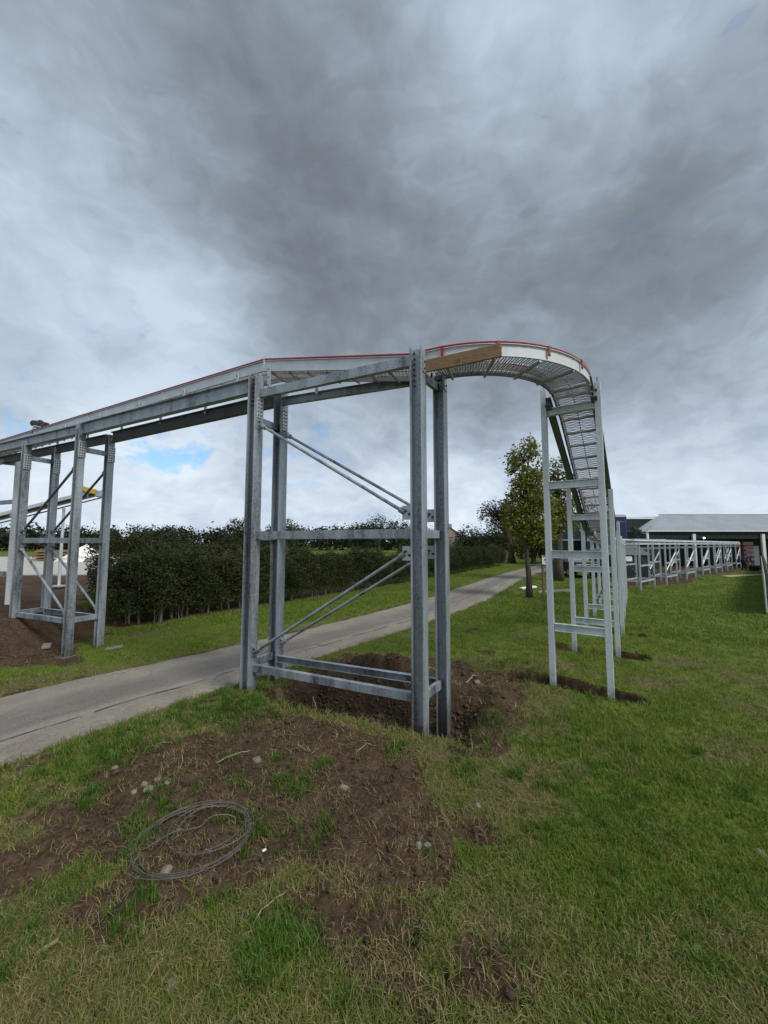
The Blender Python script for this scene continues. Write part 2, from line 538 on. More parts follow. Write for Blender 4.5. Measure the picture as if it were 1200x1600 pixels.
def fbm(x, y, seed=0, oct=4):
    s, a, tot = 0, 1.0, 0
    for i in range(oct):
        s = s + a * vnoise(x * 2 ** i, y * 2 ** i, seed + i * 17)
        tot += a
        a *= .5
    return s / tot


def sstep(a, b_, x):
    u = np.clip((x - a) / (b_ - a), 0, 1)
    return u * u * (3 - 2 * u)


# ------------------------------------------------------------------ layout constants (metres; camera stands at x=0, y=0)
DA = V(-.904, .4275, 0)          # along the high span, away to the left
NA = V(.4275, .904, 0)           # across it
R1, R2, L1, L2 = V(.457, 5.023, 0), V(.843, 5.62, 0), V(-2.146, 6.256, 0), V(-1.87, 6.80, 0)
T1, T2, T3, T4 = V(-6.709, 8.334, 0), V(-6.44, 8.87, 0), V(-8.70, 9.20, 0), V(-8.48, 9.78, 0)
RUN = V(.545, .839, 0).normalized()      # the descending run
CRS = V(-.839, .545, 0).normalized()     # to its left
F_MID = [V(3.12, 6.28, 0), V(4.54, 8.44, 0), V(5.80, 10.32, 0), V(7.12, 12.36, 0), V(8.44, 14.40, 0), V(9.76, 16.44, 0)]

ROAD_N = np.array([(-9.5, -6.0), (-6.9, -1.0), (-5.2, 2.3), (-4.13, 4.33), (-3.71, 5.16), (-2.52, 6.78), (-.88, 9.03), (2.11, 12.9), (4.28, 16.29), (9.08, 25.6), (13.7, 33.1), (20, 43), (30, 58)])
ROAD_F = np.array([(-11.8, -4.8), (-9.1, .4), (-7.3, 3.9), (-6.04, 6.26), (-5.23, 7.19), (-4.08, 8.50), (-2.75, 10.1), (-.30, 13.6), (2.1, 17.3), (7.4, 27.1), (12.2, 35.0), (18.6, 44.8), (28.4, 59.8)])


def resample(P, n):
    d = np.r_[0, np.cumsum(np.linalg.norm(np.diff(P, axis=0), axis=1))]
    s = np.linspace(0, d[-1], n)
    out = np.c_[np.interp(s, d, P[:, 0]), np.interp(s, d, P[:, 1])]
    for _ in range(6):
        out[1:-1] = .25 * out[:-2] + .5 * out[1:-1] + .25 * out[2:]
    return out


NR = 420
RN, RF = resample(ROAD_N, NR), resample(ROAD_F, NR)
RC, RW = (RN + RF) / 2, np.linalg.norm(RN - RF, axis=1) / 2


def road_sd(x, y):
    """signed distance outside the lane (negative on it) for flat arrays"""
    best = np.full(x.shape, 1e9); bw = np.ones(x.shape)
    sel = np.arange(0, NR, 3)
    for i in sel:
        d = np.hypot(x - RC[i, 0], y - RC[i, 1])
        k = d < best
        best = np.where(k, d, best); bw = np.where(k, RW[i], bw)
    return best - bw


def seg_dist(x, y, a, b_):
    ax, ay = a; bx, by = b_
    dx, dy = bx - ax, by - ay
    u = np.clip(((x - ax) * dx + (y - ay) * dy) / (dx * dx + dy * dy), 0, 1)
    return np.hypot(x - ax - u * dx, y - ay - u * dy)


TRENCH = [((2.47, 7.10), (3.70, 6.05), .28, .48), ((4.0, 9.0), (5.2, 8.13), .26, .42), ((5.2, 10.82), (6.5, 10.13), .24, .36), ((6.5, 12.75), (8.0, 11.9), .22, .3)]


def hole_uv(x, y):
    u = (x - L1.x) * -DA.x + (y - L1.y) * -DA.y       # metres from L1 towards R1
    w = (x - L1.x) * NA.x + (y - L1.y) * NA.y
    return u, w


def hole_amt(x, y):
    u, w = hole_uv(x, y)
    wob = (fbm(x * 2.3, y * 2.3, 5) - .5) * .5
    return sstep(.15, .6, u + wob) * sstep(3.6, 3.15, u + wob) * sstep(-.12, .10, w + wob * .4) * sstep(1.35, .95, w + wob)


def cover(x, y):
    """soil, dry, pave amounts 0..1"""
    n1 = fbm(x * .9, y * .9, 11, 5); n2 = fbm(x * 3.1, y * 3.1, 23, 4)
    s = np.zeros(x.shape)

    def blob(cx, cy, rx, ry, ang, wgt=1.0):
        c, sn = math.cos(ang), math.sin(ang)
        a = ((x - cx) * c + (y - cy) * sn) / rx
        d = (-(x - cx) * sn + (y - cy) * c) / ry
        return wgt * np.exp(-(.85 * (a * a + d * d)) ** 1.5)
    for bl in [(-1.35, 3.85, 1.75, .95, .1, .80), (-2.3, 3.2, .9, .5, .2, .62), (-.2, 3.5, .9, .6, -.2, .70), (-1.75, 4.35, 1.45, .62, .15), (-1.0, 4.9, 1.2, .42, -.45, 1.1), (-.45, 4.1, .9, .55, -.3, .8), (.1, 3.15, .55, .36, .1, .85), (-2.0, 3.45, .9, .45, .3, .75), (-1.35, 3.05, .6, .4, 0, .7),
               (-1.7, 2.75, .45, .3, .2, .75), (-.1, 2.6, .4, .3, .2, .42), (-.45, 2.75, .3, .2, 0, .45), (.6, 2.3, .3, .2, 0, .4), (-2.9, 3.0, .5, .3, .3, .5), (.75, 3.35, .28, .2, 0, .7), (1.1, 4.62, .35, .2, .1, .7), (1.35, 3.3, .4, .2, .2, .4), (1.6, 6.9, .75, .5, -.6, .9), (.9, 7.6, .9, .5, -.3, .7),
               (.1, 7.8, 1.3, .5, -.4, 1.0), (2.2, 8.6, .3, .25, 0, .6), (2.45, 10.7, .5, .16, .9, .8), (-8.4, 8.6, 2.0, .85, 2.7, 1.1), (-7.0, 8.2, 1.1, .45, 2.7, 1.0), (-9.5, 7.5, 2.2, .8, 2.3, .9), (-9.3, 10.2, 2.2, 1.1, 2.6, 1.2), (-12, 12, 4, 2, 2.4, 1.2),
               (-16, 18, 8, 5, 2.2, 1.2), (-11.5, 9.5, 2.5, 1.5, 2.5, 1.0), (-3.7, 4.45, .35, .14, .9, .9), (-2.4, 6.15, .35, .12, .9, .8), (20, 27.5, 6, 1.6, .85, 1.2), (14, 22.5, 3, 1.0, .7, .9), (27, 34, 5, 2.4, .8, 1.3), (34, 38, 8, 3.2, .1, 1.4)]:
        s = np.maximum(s, blob(*bl))
    s = s + (n1 - .5) * .75 + (n2 - .5) * .5 + .10 * sstep(1.2, -1.0, x) * sstep(6, 4, y) * sstep(1.2, 1.8, np.hypot(x, y))
    near = sstep(14, 6, np.hypot(x, y))
    soil = sstep(.27, .50, s)
    u_, w_ = hole_uv(x, y)
    dug = sstep(.1, .5, u_ + (n2 - .5)) * sstep(4.3, 3.6, u_ + (n2 - .5)) * sstep(-.15, .1, w_ + (n2 - .5) * .4) * sstep(2.5, 1.8, w_ + (n1 - .5) * 1.2)
    soil = np.maximum(soil, np.maximum(hole_amt(x, y), dug))
    for a, b_, wd, dp in TRENCH:
        soil = np.maximum(soil, sstep(wd * 1.25, wd * .8, seg_dist(x, y, a, b_) + (n2 - .5) * .12))
    # bare strip in the shade at the hedge foot
    hd = np.minimum(seg_dist(x, y, (-7.8, 11.0), (-4.9, 15.0)), seg_dist(x, y, (-4.9, 15.0), (1.0, 24.0)))
    soil = np.maximum(soil, sstep(.75, .2, hd + (n2 - .5) * .7))
    # lawn wears thin in the near left
    side = sstep(1.6, -1.2, x + (n1 - .5) * 2.5) * sstep(7.5, 5, y)
    dry = sstep(.46, .66, n1 * .6 + n2 * .25 + .13 * near + side * .24 - .04 * sstep(.8, 2.5, x) + .30 * (fbm(x * 1.9, y * 1.9, 171, 4) - .5) * sstep(6.5, 4.5, y))
    dry = np.maximum(dry, .75 * sstep(.5, .8, s + .22))
    rs = road_sd(x, y)
    dry = np.maximum(dry, .55 * sstep(.55, .0, rs + (n2 - .5) * .4))
    soil = np.maximum(soil, sstep(.10, -.04, rs + (n2 - .5) * .35))
    pave = sstep(1.2, 0, np.maximum(np.abs(x + 30 + .4 * (y - 30)) - 16, np.abs(y - 36) - 14) + (n1 - .5) * 2)
    gaps = sstep(.61, .72, fbm(x * 2.4 + .3 * n2, y * 3.4, 151, 4)) * sstep(6.5, 3.5, np.hypot(x, y))
    soil = np.clip(np.maximum(soil, .80 * gaps * sstep(1.4, .2, x)), 0, 1)
    return soil, np.clip(dry, 0, 1), pave


def height(x, y):
    r = np.hypot(x, y)
    z = (fbm(x * .7, y * .7, 41, 3) - .5) * .07 * sstep(60, 10, r)
    soil, dry, pave = cover(x, y)
    fine = (fbm(x * 6, y * 6, 61, 4) - .5) * (.035 + .09 * soil) * sstep(22, 8, r)
    rut = np.abs((fbm(x * 2.2, y * 2.2, 71, 3) - .5)) * -.11 * soil * sstep(14, 7, r)
    z = z + fine + rut
    h_ = hole_amt(x, y)
    z = z - .34 * h_ * (.75 + .5 * fbm(x * 3, y * 3, 77, 3))
    u, w = hole_uv(x, y)
    lump = fbm(x * 4, y * 4, 81, 4)
    z = z + .42 * np.exp(-(((u - 1.75) / .95) ** 2 + ((w - 1.55) / .38) ** 2)) * (.5 + lump)
    z = z + .16 * np.exp(-(((u - 3.6) / .35) ** 2 + ((w - 1.0) / .7) ** 2)) * (.4 + lump)
    z = z + .09 * np.exp(-(((u - .0) / .5) ** 2 + ((w + .35) / .28) ** 2))
    for a, b_, wd, dp in TRENCH:
        dd = seg_dist(x, y, a, b_) + (fbm(x * 4, y * 4, 91, 3) - .5) * .14
        z = z - dp * sstep(wd * 1.02, wd * .78, dd)
    # bank of spoil under the left tower
    z = z + .62 * sstep(-7.3, -8.9, x) * sstep(4.5, 7.5, y) * sstep(120, 60, r)
    rs = road_sd(x, y)
    lip = .05 * sstep(.05, .35, rs) * sstep(30, 10, r)
    z = (z + lip) * sstep(-.05, .45, rs) + (-.045) * sstep(.06, -.06, rs)
    return z


def damp_shade(x, y):
    """freshly dug wet soil plus painted-in shade, in the hole, its spoil and the trenches"""
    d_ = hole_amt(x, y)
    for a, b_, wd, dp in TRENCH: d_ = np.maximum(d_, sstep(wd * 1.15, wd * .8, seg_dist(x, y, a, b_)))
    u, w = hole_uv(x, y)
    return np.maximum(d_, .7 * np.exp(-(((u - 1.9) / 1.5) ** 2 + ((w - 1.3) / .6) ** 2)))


def hz(x, y):
    return float(height(np.array([float(x)]), np.array([float(y)]))[0])


def ground_pt(x, y, dz=0.0): return V(x, y, hz(x, y) + dz)


# ------------------------------------------------------------------ ground sheet (polar grid, finer towards the viewer)
na, nr = 620, 430
half = np.linspace(0, 1, na // 2 + 1)
angf = np.r_[np.linspace(-58, 58, 520), np.linspace(58, 302, 101)[1:-1]]
ang = np.radians(angf)
na = len(ang)
rad = np.r_[0.35, np.geomspace(1.0, 13, 400), np.geomspace(13, 900, 130)[1:]]
AA, RR = np.meshgrid(ang, rad)
GX, GY = RR * np.sin(AA), RR * np.cos(AA)
gx, gy = GX.ravel(), GY.ravel()
gzv = height(gx, gy)
cs, cd, cp = cover(gx, gy)
verts = np.c_[gx, gy, gzv]
nrr = len(rad)
I = np.arange(nrr - 1)[:, None] * na + np.arange(na)[None, :]
J = np.arange(nrr - 1)[:, None] * na + (np.arange(na)[None, :] + 1) % na
faces = np.stack([I, I + na, J + na, J], -1).reshape(-1, 4)[:, ::-1]


def np_mesh(name, verts, faces, mat, smooth=True):
    me = bpy.data.meshes.new(name)
    nv, nf = len(verts), len(faces)
    k = faces.shape[1]
    me.vertices.add(nv); me.vertices.foreach_set('co', np.ascontiguousarray(verts, np.float32).ravel())
    me.loops.add(nf * k); me.loops.foreach_set('vertex_index', np.ascontiguousarray(faces, np.int32).ravel())
    me.polygons.add(nf)
    me.polygons.foreach_set('loop_start', np.arange(0, nf * k, k, dtype=np.int32))
    me.polygons.foreach_set('loop_total', np.full(nf, k, np.int32))
    me.polygons.foreach_set('use_smooth', np.full(nf, smooth))
    me.materials.append(M[mat])
    me.update(calc_edges=True)
    me.validate()
    return me


gm = np_mesh('ground', verts, faces, 'ground_cover')
ca = gm.color_attributes.new('cover', 'FLOAT_COLOR', 'POINT')
ca.data.foreach_set('color', np.c_[cs, cd, cp, damp_shade(gx, gy)].astype(np.float32).ravel())  # alpha holds wet soil together with painted shade of the hole and trenches
go = bpy.data.objects.new('ground', gm)
COL.objects.link(go)
# close the small disc under the camera
cap = MB().add([verts[i] for i in range(na)], [tuple(range(na - 1, -1, -1))])
struct(go)

# lane surface
nu = 12
rv, rf, ruv = [], [], []
wobn = (fbm(np.arange(NR) * .35, np.zeros(NR), 3, 4) - .5) * .16
wobf = (fbm(np.arange(NR) * .35, np.ones(NR) * 9, 3, 4) - .5) * .16
along = np.r_[0, np.cumsum(np.linalg.norm(np.diff(RC, axis=0), axis=1))]
for i in range(NR):
    ac = (RF[i] - RN[i]) / np.linalg.norm(RF[i] - RN[i])
    a, c = RN[i] - ac * (.12 + wobn[i]), RF[i] + ac * (.12 + wobf[i])
    for j in range(nu + 1):
        u = j / nu
        p = a + (c - a) * u
        e = min(u, 1 - u)
        rv.append((p[0], p[1], .008 + .03 * math.sin(math.pi * u) - (.06 if e == 0 else 0)))
        ruv.append((u, along[i]))
for i in range(NR - 1):
    for j in range(nu):
        k = i * (nu + 1) + j
        rf.append((k, k + nu + 1, k + nu + 2, k + 1))
rme = np_mesh('lane', np.array(rv), np.array(rf)[:, ::-1], 'lane')
ul = rme.uv_layers.new(name='UVMap')
li = np.empty(len(rme.loops), np.int32); rme.loops.foreach_get('vertex_index', li)
ul.data.foreach_set('uv', np.array(ruv, np.float32)[li].ravel())
ro = bpy.data.objects.new('lane', rme)
COL.objects.link(ro)
struct(ro)
# the open joint between the two strips of the lane: a thin dark tar seam with gaps
sm = MB()
i = 0
while i < NR - 1:
    if along[i] > 6 and along[i] < 38:
        run = random.randint(3, 12)
        pts = []
        for k in range(i, min(NR - 1, i + run)):
            u = .225 + .012 * math.sin(k * .7) + random.uniform(-.003, .003)
            p = RN[k] * (1 - u) + RF[k] * u
            pts.append((p[0], p[1], .012 + .03 * math.sin(math.pi * (u + .05)) + .004))
        wd = [random.uniform(.003, .011) for _ in pts]
        if len(pts) > 1:
            vs, fs = [], []
            for q, p in enumerate(pts):
                vs += [(p[0] - wd[q], p[1] + wd[q] * .6, p[2]), (p[0] + wd[q], p[1] - wd[q] * .6, p[2])]
            fs = [(2 * q, 2 * q + 1, 2 * q + 3, 2 * q + 2) for q in range(len(pts) - 1)]
            sm.add(vs, fs)
        i += run + (random.randint(0, 1) if along[i] < 26 else random.randint(2, 6))
    else: i += 1
simple('tar', (.018, .017, .016), .9)
jo = sm.build('joint_seam', 'tar', ro)

# pale gravel strip by the barn
pm = MB()
pp = [(24.2, 27.1), (27.5, 28.4), (31.0, 28.4), (33.5, 27.8)]
for (a, c) in zip(pp[:-1], pp[1:]):
    pm.add([(a[0], a[1], .03), (c[0], c[1], .03), (c[0], c[1] + .8, .03), (a[0], a[1] + .8, .03)], [(0, 1, 2, 3)])
struct(pm.build('path', 'sand'))

# ------------------------------------------------------------------ portal by the viewer
Z = V(0, 0, 1)


def zup(p, z): return V(p.x, p.y, z)


def column(parent, p, z0, z1, d=.165, b_=.20, X=DA, Y=NA, mat='galvanised', name='column'):
    return MB().extr(hsec(d, b_, .015, .011), zup(p, z0), zup(p, z1), X, Y).build(name, mat, parent, bevel=.004)


def channel(parent, p0, p1, h, b_=.06, flip=1, name='rail', mat='galvanised', t_=.009):
    d = (Vector(p1) - Vector(p0)).normalized()
    s_ = d.cross(Z).normalized() * flip
    up = s_.cross(d).normalized()
    if up.z < 0: up = -up
    return MB().extr(csec(h, b_, t_), p0, p1, up, s_).build(name, mat, parent, bevel=.003)


def bolt_plate(parent, c, nrm, w, h, rows, cols, mat='zinc_plate'):
    nrm = Vector(nrm).normalized()
    side = nrm.cross(Z).normalized()
    pl = MB().box(Vector(c) + nrm * .005, (w, .010, h), (side, nrm, Z)).build('splice_plate', mat, parent, bevel=.002)
    bm_ = MB()
    for r in range(rows):
        for q in range(cols):
            p = Vector(c) + side * ((q + .5) / cols - .5) * w * .92 + Z * ((r + .5) / rows - .5) * h * .94
            bm_.rod(p + nrm * .009, p + nrm * .024, .013, 6)
    bm_.build('bolts', 'bolt_dark', pl, kind='stuff')
    return pl


def gusset(parent, p, away, w=.15, h=.19, drop=0.0):
    """flat plate in the plane of the frame with two bolts"""
    away = Vector(away).normalized()
    nrm = away.cross(Z).normalized()
    c = Vector(p) + away * (w / 2)
    pl = MB().box(c, (w, .012, h), (away, nrm, Z)).build('gusset', 'zinc_plate', parent, bevel=.002)
    bm_ = MB()
    for k in (-.028, .03):
        for sgn in (1, -1):
            q = c + away * k + Z * (k * .8)
            bm_.rod(q + nrm * .004 * sgn, q + nrm * .026 * sgn, .019, 6)
    bm_.build('bolts', 'bolt_dark', pl, kind='stuff')
    return c


def brace(parent, p0, p1, r=.024, mat='galvanised'):
    p0, p1 = Vector(p0), Vector(p1)
    d = (p1 - p0).normalized()
    o = MB().rod(p0, p1, r, 12).build('brace_rod', mat, parent, smooth=False)
    for q, s_ in ((p0, 1), (p1, -1)):
        MB().rod(q - d * s_ * .03, q + d * s_ * .05, r * 1.7, 8).build('rod_end', 'galvanised', o)
    return o


def eye(parent, p, nrm, r=.06):
    """hooked clevis the brace rod is pinned to"""
    nrm = Vector(nrm).normalized()
    out = nrm.cross(Z).normalized()
    pts = []
    for k in range(9):
        a = R_(-100 + 200 * k / 8)
        pts.append(Vector(p) + nrm * (.02 + r * math.cos(a)) + Z * (r * math.sin(a)))
    m_ = MB()
    for a, c in zip(pts[:-1], pts[1:]):
        m_.bar(a, c, .05, .014, out)
    m_.box(Vector(p) + nrm * .006, (.09, .012, .17), (out, nrm, Z))
    m_.rod(Vector(p) + nrm * .055 - out * .04, Vector(p) + nrm * .055 + out * .04, .018, 6)
    return m_.build('clevis', 'galvanised', parent)


po = thing('portal_frame', 'large galvanised portal frame of four columns with diagonal rods beside the dug hole', 'steel frame', zup((R1 + R2 + L1 + L2) / 4, 0))
for p, z0, z1 in ((R1, -.35, 5.02), (R2, -.5, 4.93), (L1, -.3, 5.20), (L2, -.5, 5.13)):
    column(po, p, z0, z1)
dR = -DA
for (a, c, flip) in ((L1, R1, 1), (L2, R2, 1)):
    d = (c - a).normalized()
    a2, c2 = a + d * .087, c - d * .087
    near = a is L1
    for zc_, h in ((4.885, .145), (2.52, .125), (.43, .11)):
        channel(po, zup(a2, zc_ + (.05 if not near and zc_ > 4 else 0)), zup(c2, zc_), h, .075, (-1 if near else 1))
for (a, c, zs) in ((L1, L2, (4.46, 2.50, .47)), (R1, R2, (4.72, 2.52, .41))):
    d = (c - a).normalized()
    for zc_ in zs:
        channel(po, zup(a + d * .02, zc_), zup(c - d * .02, zc_), .115, .06, -1, 'cross_rail')
for (a, c) in ((L1, R1), (L2, R2)):
    d = (c - a).normalized()
    fa = a + d * .084
    bolt_plate(po, zup(fa, 4.63), d, .12, .34, 5, 2)
    e1 = eye(po, zup(fa, 4.34), d); eye(po, zup(fa, .70), d, .055)
    fc = c - d * .084
    g1 = gusset(po, zup(fc, 2.80), -d); g2 = gusset(po, zup(fc, 2.26), -d)
    brace(po, zup(fa + d * .10, 4.30), g1 + Z * .02 - d * .07)
    brace(po, zup(fa + d * .10, .72), g2 - Z * .02 - d * .07)
bolt_plate(po, zup(R2, 4.80) - DA * .084, -DA, .13, .26, 2, 1)
bolt_plate(po, zup(R1, 4.78) - DA * .084, -DA, .10, .20, 2, 1, 'galvanised')
# small bolt heads on the webs
bm_ = MB()
for p, zt in ((L1, 5.14), (R1, 4.96)):
    for k in range(7):
        for s_ in (-1, 1):
            q = zup(p, zt - k * .075) + DA * (.045 * s_) - NA * .006
            bm_.rod(q, q - NA * .022, .014, 6)
bm_.build('bolts', 'bolt_dark', po, kind='stuff')

# ------------------------------------------------------------------ left tower over the verge
to = thing('support_tower', 'galvanised four legged tower on concrete pads across the lane, left edge', 'steel frame', zup((T1 + T2) / 2, 0))
for p, z0, z1 in ((T1, 0.02, 5.03), (T2, 0.02, 4.92), (T3, .1, 4.86), (T4, .1, 4.86)):
    column(to, p, z0, z1, .135, .15)
for (a, c) in ((T3, T1), (T4, T2)):
    d = (c - a).normalized()
    a2, c2 = a + d * .087, c - d * .087
    for zc_, h in ((2.45, .12), (.72, .11)):
        channel(to, zup(a2, zc_), zup(c2, zc_), h, .07, (-1 if a is T3 else 1))
    bolt_plate(to, zup(c + d * .084, 4.45), d, .15, .36, 6, 3)
    bolt_plate(to, zup(a + d * .084, 4.35), d, .15, .36, 6, 3)
    for q, zz in ((c2, 4.05), (a2, 2.68), (a2, 2.26), (c2, .88)):
        s_ = -1 if q is c2 else 1
        gusset(to, zup(q, zz), d * s_, .07, .13)
    brace(to, zup(a2 + d * .05, 2.70), zup(c2 - d * .05, 4.05), .026, 'galvanised_dark')
    brace(to, zup(a2 + d * .05, 2.24), zup(c2 - d * .05, .88), .026, 'galvanised')
for (a, c) in ((T1, T2), (T3, T4)):
    d = (c - a).normalized()
    for zc_ in (4.47, 2.45, .74):
        channel(to, zup(a + d * .02, zc_), zup(c - d * .02, zc_), .11, .06, -1, 'cross_rail')
for p in (T1, T2):
    MB().box(zup(p, .015), (.36, .34, .02), (DA, NA, Z)).build('base_plate', 'galvanised', to)
for p, lab in ((T1, 'flat concrete pad under the nearer foot of the left tower'), (T2, 'flat concrete pad under the foot of the left tower nearest the hedge')):
    c = zup(p, -.05)
    tag(MB().box(c, (.46, .42, .105), (DA, NA, Z)).build('concrete_pad', 'concrete', bevel=.012), lab, 'concrete pad', 'pads under the left tower')

t5 = thing('support_column', 'pale galvanised column at the far left edge behind the tower', 'steel column', V(-10.55, 11.0, .3))
column(t5, V(-10.55, 11.0, 0), .2, 4.78, .18, .22, V(.72, -.69, 0), V(.69, .72, 0), 'galvanised_pale')
channel(t5, V(-10.4, 11.0, 4.66), V(-12.6, 10.1, 4.80), .12, .06, 1, 'arm')
channel(t5, V(-10.7, 11.1, 3.6), V(-13.4, 12.4, 3.62), .12, .06, 1, 'arm')
channel(t5, V(-10.7, 11.1, 1.5), V(-13.4, 12.4, 1.52), .12, .06, 1, 'arm')

# ------------------------------------------------------------------ long beams over the lane
def ibeam(name, label, p0, p1, h=.26, b_=.12, mat='galvanised'):
    p0, p1 = Vector(p0), Vector(p1)
    X, Y = frame(p0, p1)
    o = MB().extr([(c, a) for a, c in hsec(h, b_, .016, .010)], p0, p1, X, Y).build(name, mat, None, bevel=.003)
    return tag(o, label, 'steel beam', 'beams under the high conveyor')


dn = (T1 - L1).normalized(); df = (T2 - L2).normalized()
ibeam('steel_beam', 'nearer galvanised beam spanning the lane at conveyor height', zup(L1 + dn * .087, 5.03), zup(T1 - dn * .087, 4.90))
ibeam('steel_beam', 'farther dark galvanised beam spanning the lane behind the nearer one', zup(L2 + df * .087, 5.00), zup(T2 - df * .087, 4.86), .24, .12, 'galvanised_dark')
dn3 = (T3 - T1).normalized(); df3 = (T4 - T2).normalized()
ibeam('steel_beam', 'nearer beam running on over the left tower and out of view', zup(T1 + dn3 * .087, 4.90), zup(T3 + dn3 * 6.0, 4.72), .22, .11)
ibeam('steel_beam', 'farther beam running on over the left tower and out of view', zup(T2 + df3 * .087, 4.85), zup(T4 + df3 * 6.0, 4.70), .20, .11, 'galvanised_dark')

# ------------------------------------------------------------------ the conveyor
def conveyor(name, label, pts, hw=.215, ph=.19, rod_step=.034, bar_step=.36, panel_mats=('side_steel', 'side_steel'), red=(True, True), panel_every=2.6, clip_every=0, posts=(), rod_r=.0075, wave=.006, red_r=.016):
    """pts = centre line at the top edge of the side panels"""
    P = [Vector(p) for p in pts]
    fine = [P[0]]
    for a, c in zip(P[:-1], P[1:]):
        k = max(1, int((c - a).length / .12))
        fine += [a.lerp(c, j / k) for j in range(1, k + 1)]
    D = []
    for i in range(len(fine)):
        a, c = fine[max(0, i - 1)], fine[min(len(fine) - 1, i + 1)]
        D.append((c - a).normalized())
    S = [d.cross(Z).normalized() for d in D]         # right hand side
    N = [s_.cross(d).normalized() for s_, d in zip(S, D)]
    L = [0.0]
    for a, c in zip(fine[:-1], fine[1:]): L.append(L[-1] + (c - a).length)
    L = np.array(L)
    root = thing(name, label, 'conveyor', V(fine[0].x, fine[0].y, 0))

    def at(s_):
        i = int(np.clip(np.searchsorted(L, s_) - 1, 0, len(L) - 2))
        u = (s_ - L[i]) / max(1e-6, L[i + 1] - L[i])
        return fine[i].lerp(fine[i + 1], u), S[i].lerp(S[i + 1], u).normalized(), N[i].lerp(N[i + 1], u).normalized()
    npan = max(1, round(L[-1] / panel_every))
    for side, pm_, rd in ((1, panel_mats[0], red[0]), (-1, panel_mats[1], red[1])):
        for q in range(npan):
            s0, s1 = L[-1] * q / npan + .004, L[-1] * (q + 1) / npan - .004
            k = max(2, int((s1 - s0) / .12) + 1)
            vs, fs = [], []
            for j in range(k):
                p, sd_, nn = at(s0 + (s1 - s0) * j / (k - 1))
                o_ = p + sd_ * hw * side
                lip = sd_ * side * .028
                vs += [o_ + lip, o_ + lip - nn * .008, o_ + sd_ * side * .006 - nn * .008, o_ + sd_ * side * .006 - nn * (ph - .006), o_ + lip - nn * (ph - .006), o_ + lip - nn * ph, o_ - nn * ph, o_]
            for j in range(k - 1):
                for e in range(8):
                    e2 = (e + 1) % 8
                    fs.append((j * 8 + e, j * 8 + e2, j * 8 + 8 + e2, j * 8 + 8 + e))
            fs += [tuple(range(7, -1, -1)), tuple((k - 1) * 8 + e for e in range(8))]
            pan = MB().add(vs, fs).build('side_panel', pm_, root)
            if q:                                    # joint strap with bolts
                p, sd_, nn = at(s0)
                d_ = sd_.cross(nn)
                MB().box(p + sd_ * side * (hw + .012) - nn * ph * .5, (.05, .014, ph * .86), (d_, sd_, nn)).build('joint_strap', 'zinc_plate', pan)
        if rd:
            k = max(2, int(L[-1] / .1))
            MB().tube([at(L[-1] * j / (k - 1))[0] + at(L[-1] * j / (k - 1))[1] * side * (hw + .012) + at(L[-1] * j / (k - 1))[2] * .022 for j in range(k)], red_r, 6).build('red_rail', 'red_rail', root)
            if clip_every:
                s_ = .25
                while s_ < L[-1]:
                    p, sd_, nn = at(s_)
                    d_ = sd_.cross(nn)
                    o_ = p + sd_ * side * (hw + .036)
                    MB().box(o_ - nn * .045, (.034, .012, .14), (d_, sd_, nn)).box(o_ - nn * .10 + sd_ * side * .008, (.018, .012, .018), (d_, sd_, nn)).build('clip', 'red_rail', root)
                    s_ += clip_every
    bl = MB()
    n = int(L[-1] / rod_step)
    for q in range(n):
        p, sd_, nn = at((q + .5) * rod_step)
        d_ = sd_.cross(nn)
        w_ = wave * (1 if q % 2 else -1)
        c = p - nn * (ph * .62)
        k = 5
        bl.tube([c + sd_ * (hw * .97 * (2 * j / (k - 1) - 1)) + d_ * (w_ * (1 if j % 2 else -1)) for j in range(k)], rod_r, 4)
    for side in (-1, 0, 1):
        k = max(2, int(L[-1] / .15))
        bl.tube([at(L[-1] * j / (k - 1))[0] - at(L[-1] * j / (k - 1))[2] * (ph * .62 + .012) + at(L[-1] * j / (k - 1))[1] * side * hw * .9 for j in range(k)], .008, 4)
    bl.build('rod_belt', 'rod_steel', root, kind='stuff')
    s_ = bar_step * .5
    while s_ < L[-1]:
        p, sd_, nn = at(s_)
        c = p - nn * (ph + .018)
        MB().bar(c - sd_ * (hw + .02), c + sd_ * (hw + .02), .034, .03, sd_.cross(nn)).build('cross_bar', 'rod_steel', root)
        s_ += bar_step
    for (s_, side, zt) in posts:
        p, sd_, nn = at(s_)
        o_ = p + sd_ * side * (hw + .03)
        zb = o_.z - ph * .5
        po_ = MB().box((o_.x, o_.y, (zb + zt) / 2), (.05, .03, max(.03, zb - zt)), (sd_.cross(nn), sd_, Z)).build('support_post', 'zinc_plate', root)
        bm2 = MB()
        for k in range(3):
            q = V(o_.x, o_.y, zt + (zb - zt) * (k + .5) / 3) + sd_ * .014
            bm2.rod(q, q + sd_ * .012, .009, 6)
        bm2.build('bolts', 'bolt_dark', po_, kind='stuff')
    return root


KINK = V(-1.95, 6.50, 5.48)
lft = V(-16.0, 13.18, 4.97)
ln = (KINK - lft).length
posts = []
for k in range(11):
    s_ = 1.2 + k * 1.38
    zt = 4.74 + .28 * (s_ / ln)
    posts += [(s_, 1, zt), (s_, -1, zt)]
conveyor('conveyor', 'steel sided conveyor with thin red top rail crossing above the lane', [lft, KINK], posts=posts)
RM = (R1 + R2) / 2
START = V(RM.x + NA.x * .045, RM.y + NA.y * .045, 5.00)
d12 = (START - KINK)
conveyor('conveyor', 'red topped conveyor length sloping down between the portal columns', [KINK + d12.normalized() * .02, KINK + d12 * .985], posts=[(.12, 1, 4.95), (.75, -1, 4.95), (2.35, -1, 4.90)], panel_mats=('side_steel', 'side_steel'), rod_step=.03)
